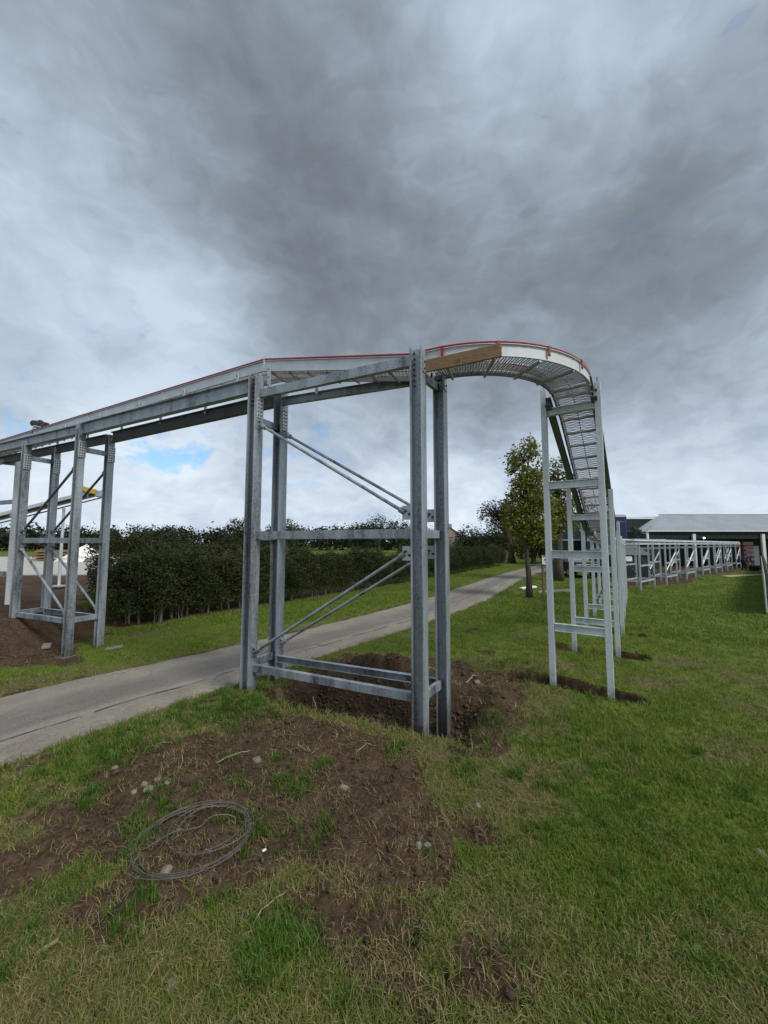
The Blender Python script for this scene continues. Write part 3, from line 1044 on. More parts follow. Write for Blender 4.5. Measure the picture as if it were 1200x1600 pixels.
# curve
h0 = V(.904, -.4275, 0).normalized()
h1 = RUN.copy()
F1 = F_MID[0] - CRS * .06
rc = 1.70
nl0, nl1 = V(-h0.y, h0.x, 0), V(-h1.y, h1.x, 0)
# solve START2 + h0*a + rc*nl0 = END(F1 - h1*b) + rc*nl1
A_ = np.array([[h0.x, h1.x], [h0.y, h1.y]])
B_ = np.array([F1.x + rc * nl1.x - START.x - rc * nl0.x, F1.y + rc * nl1.y - START.y - rc * nl0.y])
a_s, b_s = np.linalg.solve(A_, B_)
cs_ = START + h0 * a_s
cc = V(cs_.x + rc * nl0.x, cs_.y + rc * nl0.y, 0)
th0 = math.atan2(-nl0.y, -nl0.x)
th1 = math.atan2(-nl1.y, -nl1.x)
if th1 < th0: th1 += 2 * math.pi
cpts = [V(START.x, START.y, 5.02)]
for k in range(25):
    a = th0 + (th1 - th0) * k / 24
    cpts.append(V(cc.x + rc * math.cos(a), cc.y + rc * math.sin(a), 5.02 - .03 * k / 24))
end = cpts[-1]
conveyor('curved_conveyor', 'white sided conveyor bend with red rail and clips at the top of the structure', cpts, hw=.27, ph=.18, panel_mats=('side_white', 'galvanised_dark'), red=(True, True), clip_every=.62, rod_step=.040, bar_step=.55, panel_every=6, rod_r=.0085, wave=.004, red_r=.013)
# descending run, then level to the corner by the barn
F2, F3 = F_MID[1] - CRS * .05, F_MID[2] - CRS * .04
F4, F5, F6 = F_MID[3:6]
CORNER = V(11.75, 19.30, 0)
p_a = end + h1 * .03
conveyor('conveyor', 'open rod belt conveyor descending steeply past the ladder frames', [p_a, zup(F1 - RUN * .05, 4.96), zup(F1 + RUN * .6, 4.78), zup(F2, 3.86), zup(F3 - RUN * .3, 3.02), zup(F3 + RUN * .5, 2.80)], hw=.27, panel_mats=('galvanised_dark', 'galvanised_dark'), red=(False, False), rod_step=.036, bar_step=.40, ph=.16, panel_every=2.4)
conveyor('conveyor', 'low level conveyor on short frames running on to the barn corner', [zup(F3 + RUN * .53, 2.79), zup(F4, 2.66), zup(CORNER, 2.56)], panel_mats=('side_white', 'side_white'), red=(False, False), rod_step=.06, bar_step=.8, ph=.16, panel_every=2.6)

# plank
pl = thing('timber_plank', 'rough brown timber plank laid against the white conveyor bend', 'plank', V(.75, 4.95, 4.7))
a_, c_ = V(.564, 5.039, 4.785), V(1.468, 4.612, 4.795)
d = (c_ - a_).normalized()
sd_ = d.cross(Z).normalized(); up_ = sd_.cross(d)
MB().extr([(-.088, -.016), (.088, -.016), (.088, .016), (-.088, .016)], a_, c_, up_, sd_).build('board', 'timber', pl, bevel=.008)

# ------------------------------------------------------------------ ladder frames down the run
ORD = ['nearest and tallest', 'second', 'third', 'fourth', 'fifth', 'sixth']
TOPS = [(5.05, 5.0), (3.66, 3.55), (2.95, 2.95), (2.60, 2.60), (2.55, 2.55), (2.52, 2.52)]
RUNGS = [(4.69, 3.42, 2.26, 1.07), (3.02, 1.88, .76), (2.20, .75), (2.2, .72), (2.2, .7), (2.2, .7)]
for i, f in enumerate(F_MID):
    w = .41 if i < 3 else .40
    lo, hi = f + CRS * w, f - CRS * w
    fr = thing('ladder_frame', f'{ORD[i]} galvanised ladder frame from the camera under the descending conveyor', 'steel frame', zup(f, 0), 'ladder frames of the descending run')
    zb = -.25 if i < 4 else -.05
    for p, zt in ((lo, TOPS[i][0]), (hi, TOPS[i][1])):
        column(fr, p, zb, zt, .09, .092, RUN, CRS, 'galvanised_pale')
    for zr in RUNGS[i]:
        zr -= .055
        d = (hi - lo).normalized()
        a, c = zup(lo + d * .047, zr), zup(hi - d * .047, zr)
        X = V(0, 0, 1)
        MB().extr(hsec(.125, .09, .010, .008), a, c, X, RUN).build('rung', 'galvanised_pale', fr, bevel=.003)
    if i == 0:
        for p, zt in ((lo, 5.05), (hi, 5.0)):
            MB().box(zup(p, zt + .02) + RUN * .045, (.018, .10, .14), (CRS, RUN, Z)).build('lug', 'galvanised', fr)
    if i in (3, 5):
        brace(fr, zup(lo - CRS * .07, .5), zup(hi + CRS * .07, 2.1), .02, 'galvanised_dark')
for s_, w_ in ((1, 'left'), (-1, 'right')):
    off = CRS * (.345 * s_ + .04)
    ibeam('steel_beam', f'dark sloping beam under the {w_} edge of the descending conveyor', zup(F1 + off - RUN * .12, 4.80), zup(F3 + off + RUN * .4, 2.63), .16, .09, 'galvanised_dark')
    ibeam('steel_beam', f'level beam on the {w_} side of the low conveyor towards the barn', zup(F3 + off + RUN * .42, 2.52), zup(CORNER + off, 2.30), .14, .08, 'galvanised_pale')

# ------------------------------------------------------------------ low run to the barn
B0, B1 = V(12.45, 18.85, 0), V(33.2, 36.0, 0)
bd = (B1 - B0).normalized(); bn = V(-bd.y, bd.x, 0)
BL = (B1 - B0).length
nb = 14
names = ['first', 'second', 'third', 'fourth', 'fifth', 'sixth', 'seventh']
for q in range(nb // 2):
    s0 = BL * (2 * q) / (nb - 1); s1 = BL * (2 * q + 1) / (nb - 1)
    a, c = B0 + bd * s0, B0 + bd * s1
    tw = thing('trestle', f'{names[q]} short galvanised trestle of the low run, counted from the corner', 'steel frame', zup(a, 0), 'trestles of the low run to the barn')
    for p in (a, c, a + bn * .8, c + bn * .8):
        column(tw, p, -.05, 2.42, .075, .075, bd, bn, 'galvanised_pale')
    for o_ in (V(0, 0, 0), bn * .8):
        for zr in (1.28, .52):
            channel(tw, zup(a + o_ + bd * .06, zr), zup(c + o_ - bd * .06, zr), .07, .045, 1, 'rail', 'galvanised_pale')
        if q == 0: brace(tw, zup(a + o_ + bd * .06, 1.75), zup(c + o_ - bd * .06, .75), .026, 'galvanised_dark')
        else: brace(tw, zup(a + o_ + bd * .06, .85), zup(c + o_ - bd * .06, 1.85), .028, 'barn_white')
    for p in (a, c):
        for zr in (2.1, .52):
            channel(tw, zup(p + bn * .06, zr), zup(p + bn * .74, zr), .09, .05, 1, 'cross_rail', 'galvanised_pale')
for o_, w_ in ((V(0, 0, 0), 'nearer'), (bn * .8, 'farther')):
    ibeam('steel_beam', f'{w_} level beam on top of the trestles to the barn', zup(B0 + o_ - bd * .5, 2.36), zup(B1 + o_ + bd * .3, 2.30), .09, .07, 'galvanised_pale')
conveyor('conveyor', 'pale low conveyor running on trestles into the dark barn', [zup(B0 + bn * .4 - bd * .6, 2.60), zup(B1 + bn * .4 + bd * .4, 2.50)], hw=.36, panel_mats=('side_white', 'side_white'), red=(False, False), rod_step=.25, bar_step=1.6, ph=.11, panel_every=4)
simple('pinkish', (.42, .38, .37), .5)


# ------------------------------------------------------------------ drive motors
def motor(label, p, d, s=1.0):
    root = thing('drive_motor', label, 'motor', p)
    d = Vector(d).normalized(); sd_ = d.cross(Z).normalized()
    p = Vector(p)
    c0, c1 = p + Z * .24 * s - d * .42 * s, p + Z * .17 * s
    X, Y = frame(c0, c1)
    mb = MB()
    prof = []
    for k in range(28):
        r = (.085 if k % 2 else .075) * s
        prof.append((r * math.cos(2 * math.pi * k / 28), r * math.sin(2 * math.pi * k / 28)))
    mb.extr(prof, c0, c1, X, Y)
    mb.build('housing', 'black_plastic', root)
    MB().rod(c0 - (c1 - c0).normalized() * .05 * s, c0, .082 * s, 16).build('fan_cover', 'black_plastic', root)
    MB().box(p + Z * .13 * s + d * .07 * s, (.14 * s, .15 * s, .19 * s), (d, sd_, Z)).build('gearbox', 'black_plastic', root, bevel=.02 * s)
    MB().box(p + Z * .285 * s - d * .14 * s, (.09 * s, .07 * s, .03 * s), (d, sd_, Z)).build('terminal_box', 'black_plastic', root, bevel=.01)
    MB().rod(p + Z * .08 * s + d * .07 * s, p + Z * .08 * s + d * .07 * s + sd_ * .22 * s, .02 * s, 8).build('shaft', 'galvanised', root)
    pts = []
    for k in range(40):
        a = k * .42
        pts.append(p - d * .22 * s + d * (.12 * math.cos(a)) * s + Z * (.10 * math.sin(a) + .02) * s + sd_ * (.002 * k) * s)
    MB().tube(pts, .008 * s, 5).build('cable', 'black_plastic', root, smooth=True)
    return root


motor('black drive motor with looped cable on top of the left conveyor', (-8.62, 9.50, 5.20), (.9, -.43, -.05), 1.0)
motor('dark drive motor mounted at the corner of the low conveyor', (12.15, 18.35, 2.75), (.8, .5, 0), 1.2)

# ------------------------------------------------------------------ slim inclined conveyor far left
ic = thing('inclined_conveyor', 'slim inclined conveyor with yellow label seen through the left tower', 'conveyor', V(-12.5, 15, .7))
p0, p1 = V(-16.5, 15, 2.95), V(-11.2, 15, 4.30)
for o_, n_ in ((V(0, -.2, 0), 0), (V(0, .2, 0), 1)):
    channel(ic, p0 + o_ + Z * .12, p1 + o_ + Z * .12, .13, .05, 1 if n_ else -1, 'side_rail', 'galvanised_pale')
    MB().bar(p0 + o_ - Z * .10, p1 + o_ - Z * .10, .04, .04).build('lower_rail', 'galvanised_dark', ic)
for k in range(9):
    q = p0.lerp(p1, (k + .5) / 9)
    MB().bar(q + V(0, -.2, -.1), q + V(0, -.2, .1), .03, .03, V(1, 0, 0)).build('strut', 'galvanised', ic)
MB().box(p0.lerp(p1, .5) + Z * .16, (5.3, .34, .02), ((p1 - p0).normalized(), V(0, 1, 0), V(-.247, 0, .969))).build('belt', 'galvanised_dark', ic)
MB().box((-11.45, 14.75, 4.44), (.62, .03, .17), (V(.95, 0, -.25).normalized(), V(0, 1, 0), V(.25, 0, .95).normalized())).build('yellow_label', 'yellow_paint', ic)
MB().box((-11.75, 14.98, 4.45), (.30, .34, .22)).build('head_drive', 'black_plastic', ic, bevel=.03)
MB().box((-11.1, 14.98, 4.28), (.22, .40, .22)).build('outlet', 'zinc_plate', ic, bevel=.02)
MB().rod((-12.55, 15, .3), (-12.55, 15, 3.75), .05, 10).build('leg', 'galvanised_pale', ic)
MB().box((-12.55, 15, .74), (.5, .5, .04)).build('foot', 'concrete', ic)


# ------------------------------------------------------------------ vegetation
def leaves_mesh(name, centres, size, mat, jitter, seed, per=1, squash=1.0, flat=.0):
    """each centre carries `per` leaf sized folded faces"""
    r = np.random.default_rng(seed)
    C = np.repeat(centres, per, axis=0) + r.normal(0, 1, (len(centres) * per, 3)) * np.array([jitter, jitter, jitter * squash])
    n = len(C)
    s = size * r.uniform(.55, 1.35, n)
    az = r.uniform(0, 2 * np.pi, n); el = r.normal(0, .6, n)
    d = np.c_[np.cos(az) * np.cos(el), np.sin(az) * np.cos(el), np.sin(el)]
    up = r.normal(0, 1, (n, 3)) + np.array([0, 0, .6])
    sd_ = np.cross(d, up); sd_ /= np.linalg.norm(sd_, axis=1)[:, None] + 1e-9
    nn = np.cross(sd_, d)
    s = s[:, None]
    a = C - d * s * .5
    b_ = C + sd_ * s * .33 + nn * s * .10
    c = C + d * s * .55
    e = C - sd_ * s * .33 + nn * s * .10
    verts = np.stack([a, b_, c, e], 1).reshape(-1, 3)
    faces = np.arange(4 * n).reshape(-1, 4)
    me = np_mesh(name, verts, faces, mat, False)
    lv = np.clip(np.repeat(r.beta(2, 2.4, len(centres)), per) * .6 + r.uniform(0, .4, n), 0, 1)
    at = me.attributes.new('lv', 'FLOAT', 'FACE')
    at.data.foreach_set('value', lv.astype(np.float32))
    return me


def obj_of(name, me, parent=None, loc=(0, 0, 0)):
    o = bpy.data.objects.new(name, me)
    COL.objects.link(o)
    o.location = loc
    if parent: o.parent = parent
    return o


def nth(n):
    return f"{n}{'th' if 10 <= n % 100 <= 20 else {1: 'st', 2: 'nd', 3: 'rd'}.get(n % 10, 'th')}"


# hedge shrubs: six shapes, copied along the lane
HV = []
for k in range(6):
    r = np.random.default_rng(100 + k)
    n = 1500
    u = r.uniform(0, 1, n)
    zz = .42 + 1.95 * u ** .85
    wid = .80 * (1 - .35 * np.abs(u - .45)) * (1 - .6 * np.clip(u - .85, 0, 1) / .15 * .8)
    th = r.uniform(0, 2 * np.pi, n); rr = np.sqrt(r.uniform(.12, 1, n))
    bulge = 1 + .22 * np.sin(3 * th + k) * np.sin(4 * u + k) + .15 * np.sin(7 * u + 2 * th)
    c = np.c_[np.cos(th) * rr * wid * bulge * 1.05, np.sin(th) * rr * wid * bulge, zz]
    tips = []
    for q in range(22):                          # sprigs that break the outline
        a = r.uniform(0, 6.28); h = r.uniform(1.6, 2.25)
        base = np.array([math.cos(a) * r.uniform(0, .6), math.sin(a) * r.uniform(0, .6), h])
        dr = np.array([math.cos(a) * .35, math.sin(a) * .35, 1.0]) * r.uniform(.15, .75)
        tips += [base + dr * w_ for w_ in np.linspace(0, 1, 9)]
    me = leaves_mesh('foliage', np.vstack([c, np.array(tips)]), .062, 'hedge_leaf', .065, 200 + k, per=6)
    st = MB()
    stems = []
    for q in range(5):
        a = r.uniform(0, 6.28); d_ = r.uniform(.05, .42)
        x0, y0 = math.cos(a) * d_, math.sin(a) * d_ * .6
        tp = (x0 + r.normal(0, .14), y0 + r.normal(0, .12), r.uniform(1.0, 1.7))
        md = (x0 + (tp[0] - x0) * .3 + r.normal(0, .03), y0 + r.normal(0, .03), .5)
        rr_ = r.uniform(.010, .024)
        mb = MB().tube([(x0, y0, -.08), md, tp], [rr_ * 1.25, rr_, rr_ * .5], 6)
        s_me = bpy.data.meshes.new('stem')
        s_me.from_pydata([tuple(p) for p in mb.v], [], mb.f); s_me.materials.append(M['hedge_stem'])
        stems.append(s_me)
    HV.append((me, stems))
HL = [(-7.35, 11.3), (-4.85, 15.0), (1.2, 24.0), (4.4, 28.8), (9.4, 36.6), (13.0, 42.0)]
hp = resample(np.array(HL), 400)
hs = np.r_[0, np.cumsum(np.linalg.norm(np.diff(hp, axis=0), axis=1))]
s_, k = 0.0, 0
while s_ < hs[-1]:
    x = np.interp(s_, hs, hp[:, 0]) + rng.normal(0, .10); y = np.interp(s_, hs, hp[:, 1]) + rng.normal(0, .10)
    lab = f'dark leafy shrub, {nth(k + 1)} from the left end of the lane hedge'
    if k == 0: lab = 'leafy shrub at the left end of the hedge behind the tower'
    sh = thing('hedge_shrub', lab, 'shrub', V(x, y, hz(x, y)), 'shrubs of the lane hedge')
    me, stems = HV[int(rng.integers(6))]
    f = obj_of('foliage', me, sh)
    for sm_ in stems: obj_of('stem', sm_, sh)
    sh.rotation_euler.z = rng.uniform(0, 6.28)
    hgt = .86 + rng.normal(0, .085)
    hgt *= .97 if s_ < 5 else .90
    sh.scale = (rng.uniform(.85, 1.12), rng.uniform(.85, 1.12), hgt)
    s_ += .62 if s_ < 9 else .95
    k += 1
# second row behind the left part so the hedge has depth
for q, (x, y) in enumerate([(-8.3, 12.2), (-7.6, 13.3), (-6.9, 14.3), (-6.3, 15.4)]):
    sh = thing('hedge_shrub', f'taller shrub, {nth(q + 1)} from the left, standing behind the front row of the hedge', 'shrub', V(x, y, hz(x, y)), 'taller shrubs behind the hedge')
    me, stems = HV[q % 6]
    obj_of('foliage', me, sh)
    for sm_ in stems: obj_of('stem', sm_, sh)
    sh.scale = (1.1, 1.1, .95 if q else .88)
    sh.rotation_euler.z = q * 1.3


def sprig_plant(label, x, y, h, n, seed):
    r = np.random.default_rng(seed)
    rt = thing('sapling', label, 'shrub', V(x, y, hz(x, y)))
    cen = []
    for q in range(n):
        a = r.uniform(0, 6.28)
        tip = np.array([math.cos(a) * r.uniform(.2, .75), math.sin(a) * r.uniform(.1, .5), h * r.uniform(.75, 1.0)])
        mid = tip * np.array([.35, .35, .6])
        MB().tube([(x, y, hz(x, y) - .03), V(x, y, hz(x, y)) + Vector(mid), V(x, y, hz(x, y)) + Vector(tip)], [.02, .012, .005], 5).build('stem', 'bark', rt)
        cen += [mid + (tip - mid) * w_ + r.normal(0, .03, 3) for w_ in np.linspace(.1, 1, 16)]
    obj_of('foliage', leaves_mesh('foliage', np.array(cen), .075, 'hedge_leaf', .06, seed, per=4), rt)


sprig_plant('thin sapling poking above the left end of the hedge', -7.55, 12.4, 2.95, 9, 5)
sprig_plant('low straggly bush beside the rear foot of the left tower', -7.75, 10.9, 1.75, 9, 6)


def tree(name, label, x, y, h, trunk_r, blobs, n, per, size, mat, seed, trunk_h, jitter=.14, lean=(0, 0), group=None, limb_n=14):
    r = np.random.default_rng(seed)
    z0 = hz(x, y)
    rt = thing(name, label, 'tree', V(x, y, z0), group)
    cen = []
    wsum = sum(b_[3] * b_[4] * b_[5] for b_ in blobs)
    for (bx, by, bz, rx, ry, rz) in blobs:
        k = max(8, int(n * rx * ry * rz / wsum))
        v = r.normal(0, 1, (k, 3)); v /= np.linalg.norm(v, axis=1)[:, None]
        rad_ = r.uniform(.1, 1, k) ** .45
        cen.append(np.array([bx, by, bz]) + v * rad_[:, None] * np.array([rx, ry, rz]))
    cen = np.vstack(cen)
    keep = fbm(cen[:, 0] * 1.7 + 50, cen[:, 2] * 1.7 + cen[:, 1] * .9 + 50, seed, 3) > .40
    cen = cen[keep]
    obj_of('crown', leaves_mesh('crown', cen, size, mat, jitter, seed + 1, per=per), rt)
    tm = MB()
    pts, rs = [], []
    for k in range(7):
        u = k / 6
        pts.append(V(x + lean[0] * u + r.normal(0, .02) * h * .1, y + lean[1] * u + r.normal(0, .02) * h * .1, z0 - .1 + (trunk_h + .1) * u)); rs.append(trunk_r * (1.25 - .75 * u) if k else trunk_r * 1.6)
    tm.tube(pts, rs, 10)
    tr_ = tm.build('trunk', 'bark', rt, smooth=True)
    lm = MB()
    for q in range(limb_n):
        c = cen[int(r.integers(len(cen)))]
        st = pts[int(r.integers(2, 7))]
        e = V(x + c[0], y + c[1], z0 + c[2])
        if e.z < st.z - .5: e.z = st.z + .4
        mid = st.lerp(e, .5) + V(r.normal(0, .12), r.normal(0, .12), r.uniform(0, .3))
        lm.tube([st, mid, e], [trunk_r * .38, trunk_r * .2, trunk_r * .06], 6)
    lm.build('limbs', 'bark', rt, smooth=True)
    return rt


tree('young_tree', 'slim yellowing young tree with pale trunk on the lawn beside the sign post', 6.30, 16.85, 7.3, .10,
     [(-.25, 0, 5.6, .50, .5, 1.15), (.20, 0, 6.3, .42, .42, .85), (-.55, .1, 5.9, .28, .3, .75), (-.15, 0, 4.5, .62, .6, .75), (.45, 0, 5.2, .45, .5, .85), (.35, -.1, 3.7, .85, .7, .85), (-.35, .1, 3.2, .68, .6, .75), (.15, .1, 2.75, .85, .7, .55), (.8, .1, 4.1, .45, .5, .8), (.75, .1, 3.0, .6, .6, .7), (-.6, .1, 4.0, .4, .4, .6)],
     2300, 5, .13, 'ash_leaf', 31, 5.9, .11, (-.12, 0), None, 44)
tree('ash_tree', 'larger airy tree with dark trunk beside the parked car behind the ladder frames', 11.05, 24.6, 9.0, .24,
     [(.3, 0, 6.6, .9, .9, 1.4), (-.5, .2, 5.6, .9, .9, 1.2), (.9, .1, 5.3, .8, .8, 1.3), (.1, 0, 4.2, 1.4, 1.2, 1.0), (-.7, .2, 3.4, 1.1, 1.0, .8), (1.0, .2, 3.6, .9, .9, .9)],
     900, 5, .18, 'ash_leaf', 35, 6.4, .17, (.2, 0), None, 44)
tree('round_tree', 'dark spreading tree at the lane end behind the yellowing ones', 15.2, 46, 8, .35,
     [(-1.6, 0, 6.4, 2.0, 1.6, 1.1), (-2.8, 0, 5.6, 1.3, 1.3, .9), (.6, 0, 6.6, 1.8, 1.6, 1.1), (-1.0, 0, 5.4, 2.3, 1.8, .8)], 620, 5, .24, 'copper_leaf', 33, 5.6, .25, (-.4, 0), None, 40)
for q, (x, y, h, lab) in enumerate([(12.6, 58, 5.2, 'dark bushy tree right of the stone gable'), (16.5, 55, 6.0, 'dense dark tree under the spreading one'), (20, 56, 6.4, 'dark tree filling the gap behind the ladder frames'), (24.5, 60, 6.6, 'leafy tree showing beyond the conveyor end'), (8.4, 70, 5.4, 'low dark tree just left of the stone gable'), (17.0, 44, 4.4, 'small dark tree beside the lane end'), (20.5, 47, 4.6, 'bushy tree behind the parked car')]):
    tree('field_tree', lab, x, y, h, .25, [(0, 0, h * .62, h * .42, h * .36, h * .36), (h * .22, 0, h * .45, h * .36, h * .3, h * .3), (-h * .25, .2, h * .42, h * .34, h * .3, h * .3)], 500, 5, .30, 'tree_leaf', 40 + q, h * .6, .28)
for q, (x, y, h, lab) in enumerate([(-6.2, 92, 7.4, 'broad round topped far tree left of the portal centre'), (-1.2, 90, 9.2, 'tall round far tree above the hedge inside the portal'), (-4.2, 95, 6.4, 'low far tree beside the tall round one'), (3.6, 90, 8.0, 'far tree close left of the near right column'), (-36, 95, 8.6, 'round far tree just left of the portal'), (-24, 95, 8.2, 'far tree between the two left portal columns'), (30.5, 62, 10.0, 'bare topped tree beyond the blue lorry')]):
    tree('far_tree', lab, x, y, h, .35, [(0, 0, h * .72, h * .32, h * .3, h * .26), (h * .26, 0, h * .62, h * .24, h * .24, h * .22), (-h * .28, 0, h * .60, h * .25, h * .24, h * .22), (0, 0, h * .42, h * .34, h * .3, h * .25)], 420, 5, .42, 'tree_leaf' if q != 6 else 'copper_leaf', 60 + q, h * .62, .36)

# far woods that read as one mass
r = np.random.default_rng(77)
cen = []
for k in range(330):
    x = -190 + 260 * (k / 330) + r.normal(0, 1.5)
    y = 128 + r.normal(0, 8) + .10 * x
    h = 4.6 + 3.4 * fbm(np.array([x * .06]), np.array([3.0]), 8, 3)[0] + r.normal(0, .5)
    if x > 25: h *= .8
    v = r.normal(0, 1, (90, 3)); v /= np.linalg.norm(v, axis=1)[:, None]
    cen.append(np.array([x, y, h * .52]) + v * (r.uniform(.3, 1, 90) ** .5)[:, None] * np.array([3.0, 2.5, h * .52]))
wo_ = obj_of('far_woods', leaves_mesh('far_woods', np.vstack(cen), .85, 'wood_leaf', .5, 5, per=2))
tag(wo_, 'dark wood line along the far field edge', 'woods', kind='stuff')

# ------------------------------------------------------------------ stone gable, heaps of rubble in the yard
hs_ = thing('stone_cottage', 'stone gabled outbuilding half hidden by the hedge and columns', 'building', V(11.2, 62, 0))
gm_ = MB()
x0, x1 = 9.4, 13.2
prof = [(x0, 0), (x1, 0), (x1, 2.6), (10.4, 4.75), (x0, 4.0)]
gm_.add([(a, 60, z) for a, z in prof] + [(a, 66, z) for a, z in prof], [(4, 3, 2, 1, 0), (5, 6, 7, 8, 9)] + [(i, (i + 1) % 5, (i + 1) % 5 + 5, i + 5) for i in range(5)])
gm_.build('wall', 'stone_house', hs_)
MB().bar(V(10.3, 63, 4.80), V(13.6, 63, 2.45), 6.2, .12, V(0, 1, 0)).build('roof', 'slate', hs_)
MB().box((10.4, 60.6, 5.0), (.5, .5, .7)).build('chimney', 'stone_house', hs_)


def heap(name, label, cat, x, y, rx, ry, h, mat, seed, z=0):
    r = np.random.default_rng(seed)
    n, k = 22, 8
    vs, fs = [], []
    for j in range(k):
        u = j / (k - 1)
        for i in range(n):
            a = 2 * math.pi * i / n
            w_ = 1 + .35 * (r.random() - .5)
            vs.append((x + math.cos(a) * rx * (1 - u) * w_, y + math.sin(a) * ry * (1 - u) * w_, z + h * (u ** .8) * (.85 + .3 * r.random())))
    for j in range(k - 1):
        for i in range(n): fs.append((j * n + i, j * n + (i + 1) % n, (j + 1) * n + (i + 1) % n, (j + 1) * n + i))
    return tag(MB().add(vs, fs).build(name, mat), label, cat)


heap('rubble_heap', 'pale heap of sheeting and rubble on the yard seen through the tower', 'heap', -28.6, 37, 2.4, 1.5, 1.5, 'paper_white', 3, .62)
heap('rubble_heap', 'low brown rubble heap right of the pale one in the yard', 'heap', -25.8, 36, 2.0, 1.2, .9, 'stone_house', 4, .62)
heap('rubble_heap', 'small pale rubble heap at the right end of the yard', 'heap', -23.4, 36, 1.1, .9, .75, 'concrete', 6, .62)
pal = thing('timber_stack', 'stack of yellowish boards at the back of the yard', 'boards', V(-32.5, 38, .62))
for k in range(4):
    MB().box((-32.5 + .1 * k, 38, .75 + .27 * k), (3.4, 1.2, .14)).build('board', 'timber', pal)
    for e in (-1.2, 1.2): MB().box((-32.5 + e, 38, .87 + .27 * k), (.12, 1.1, .11)).build('batten', 'timber', pal)

# ------------------------------------------------------------------ posts, sign and bits on the lawn
sp_ = thing('sign_post', 'slim timber post carrying a small white notice beside the lane', 'sign', V(6.76, 16.48, hz(6.76, 16.48)))
MB().box((6.76, 16.48, .93), (.09, .09, 1.9)).build('post', 'weathered_wood', sp_, bevel=.008)
nb_ = MB().box((6.88, 16.40, 1.66), (.34, .02, .34)).build('notice', 'paper_white', sp_)
MB().box((6.88, 16.387, 1.80), (.30, .006, .05)).build('red_heading', 'red_rail', nb_)
MB().box((6.90, 16.387, 1.68), (.22, .006, .10)).build('blue_panel', 'sign_blue', nb_)
for k in range(2): MB().box((6.88, 16.387, 1.585 - .04 * k), (.26, .006, .014)).build('text_line', 'sign_blue', nb_)
tag(MB().tube([(6.40, 17.2, .70), (6.9, 17.9, .52), (7.3, 18.4, .36)], .035, 6).build('rail_bar', 'weathered_wood'), 'thin dark bar slanting behind the sign post', 'bar')
yp = thing('yellow_post', 'yellow painted post standing behind the second ladder frame', 'post', V(13.6, 26.3, 0))
MB().rod((13.6, 26.3, -.05), (13.6, 26.3, 3.2), .06, 10).build('shaft', 'yellow_paint', yp)
MB().bar(V(13.65, 26.3, 3.22), V(13.2, 26.2, 3.26), .10, .06).build('arm', 'paper_white', yp)
tag(MB().bar(V(7.35, 18.5, .05), V(9.3, 19.0, .10), .14, .035, V(0, 0, 1)).build('loose_board', 'concrete'), 'pale loose board lying on the lawn behind the ladder frames', 'board')
tag(MB().bar(V(6.9, 19.6, .10), V(7.8, 20.0, .14), .22, .10).build('white_tube', 'paper_white', None, bevel=.03), 'short white tube lying at the lane edge by the young tree', 'pipe')


# ------------------------------------------------------------------ vehicles
def car():
    rt = thing('parked_car', 'dark off road car facing the camera behind the ladder frames', 'car', V(13.7, 26.0, 0))
    o = V(13.7, 26.0, 0)
    W_ = .92

    def loft(secs, name, mat, par=rt, bev=.03):
        vs, fs = [], []
        for (yy, hw0, z0, hw1, z1) in secs:
            vs += [(o.x - hw0, o.y + yy, z0), (o.x + hw0, o.y + yy, z0), (o.x + hw1, o.y + yy, z1), (o.x - hw1, o.y + yy, z1)]
        for i in range(len(secs) - 1):
            k = i * 4
            fs += [(k + e, k + (e + 1) % 4, k + 4 + (e + 1) % 4, k + 4 + e) for e in range(4)]
        fs += [(3, 2, 1, 0), tuple((len(secs) - 1) * 4 + e for e in range(4))]
        return MB().add(vs, fs).build(name, mat, par, bevel=bev)
    loft([(0, .84, .45, .80, .92), (.12, .92, .40, .86, 1.02), (1.2, .93, .38, .88, 1.10), (4.2, .93, .38, .88, 1.08), (4.35, .88, .45, .84, 1.0)], 'body', 'car_dark')
    loft([(1.15, .86, 1.09, .86, 1.10), (1.75, .86, 1.09, .70, 1.66), (3.6, .86, 1.08, .70, 1.68), (4.15, .86, 1.07, .78, 1.20)], 'cabin', 'car_dark')
    MB().add([(o.x - .74, o.y + 1.19, 1.14), (o.x + .74, o.y + 1.19, 1.14), (o.x + .62, o.y + 1.70, 1.62), (o.x - .62, o.y + 1.70, 1.62)], [(0, 1, 2, 3)]).build('windscreen', 'car_pale', rt)
    loft([(1.72, .70, 1.655, .66, 1.72), (3.6, .70, 1.675, .66, 1.74)], 'roof', 'car_pale', rt, .02)
    MB().box((o.x, o.y + .62, 1.09), (1.5, .95, .03)).build('bonnet', 'car_pale', rt, bevel=.01)
    MB().box((o.x, o.y - .015, .78), (.86, .05, .22)).build('grille', 'black_plastic', rt, bevel=.01)
    MB().box((o.x, o.y - .05, .50), (1.66, .16, .18)).build('bumper', 'car_pale', rt, bevel=.04)
    MB().box((o.x, o.y - .14, .52), (.52, .02, .11)).build('number_plate', 'paper_white', rt)
    for s_ in (-1, 1):
        MB().rod((o.x + s_ * .62, o.y + .06, .80), (o.x + s_ * .62, o.y - .04, .80), .12, 14).build('headlight', 'car_pale', rt)
        MB().box((o.x + s_ * 1.0, o.y + 1.35, 1.17), (.16, .08, .13)).build('mirror', 'black_plastic', rt, bevel=.02)
        for yy in (.85, 3.5):
            w_ = MB().rod((o.x + s_ * .70, o.y + yy, .36), (o.x + s_ * .93, o.y + yy, .36), .36, 20).build('wheel', 'rubber', rt)
            MB().rod((o.x + s_ * .92, o.y + yy, .36), (o.x + s_ * .945, o.y + yy, .36), .20, 14).build('rim', 'car_pale', w_)


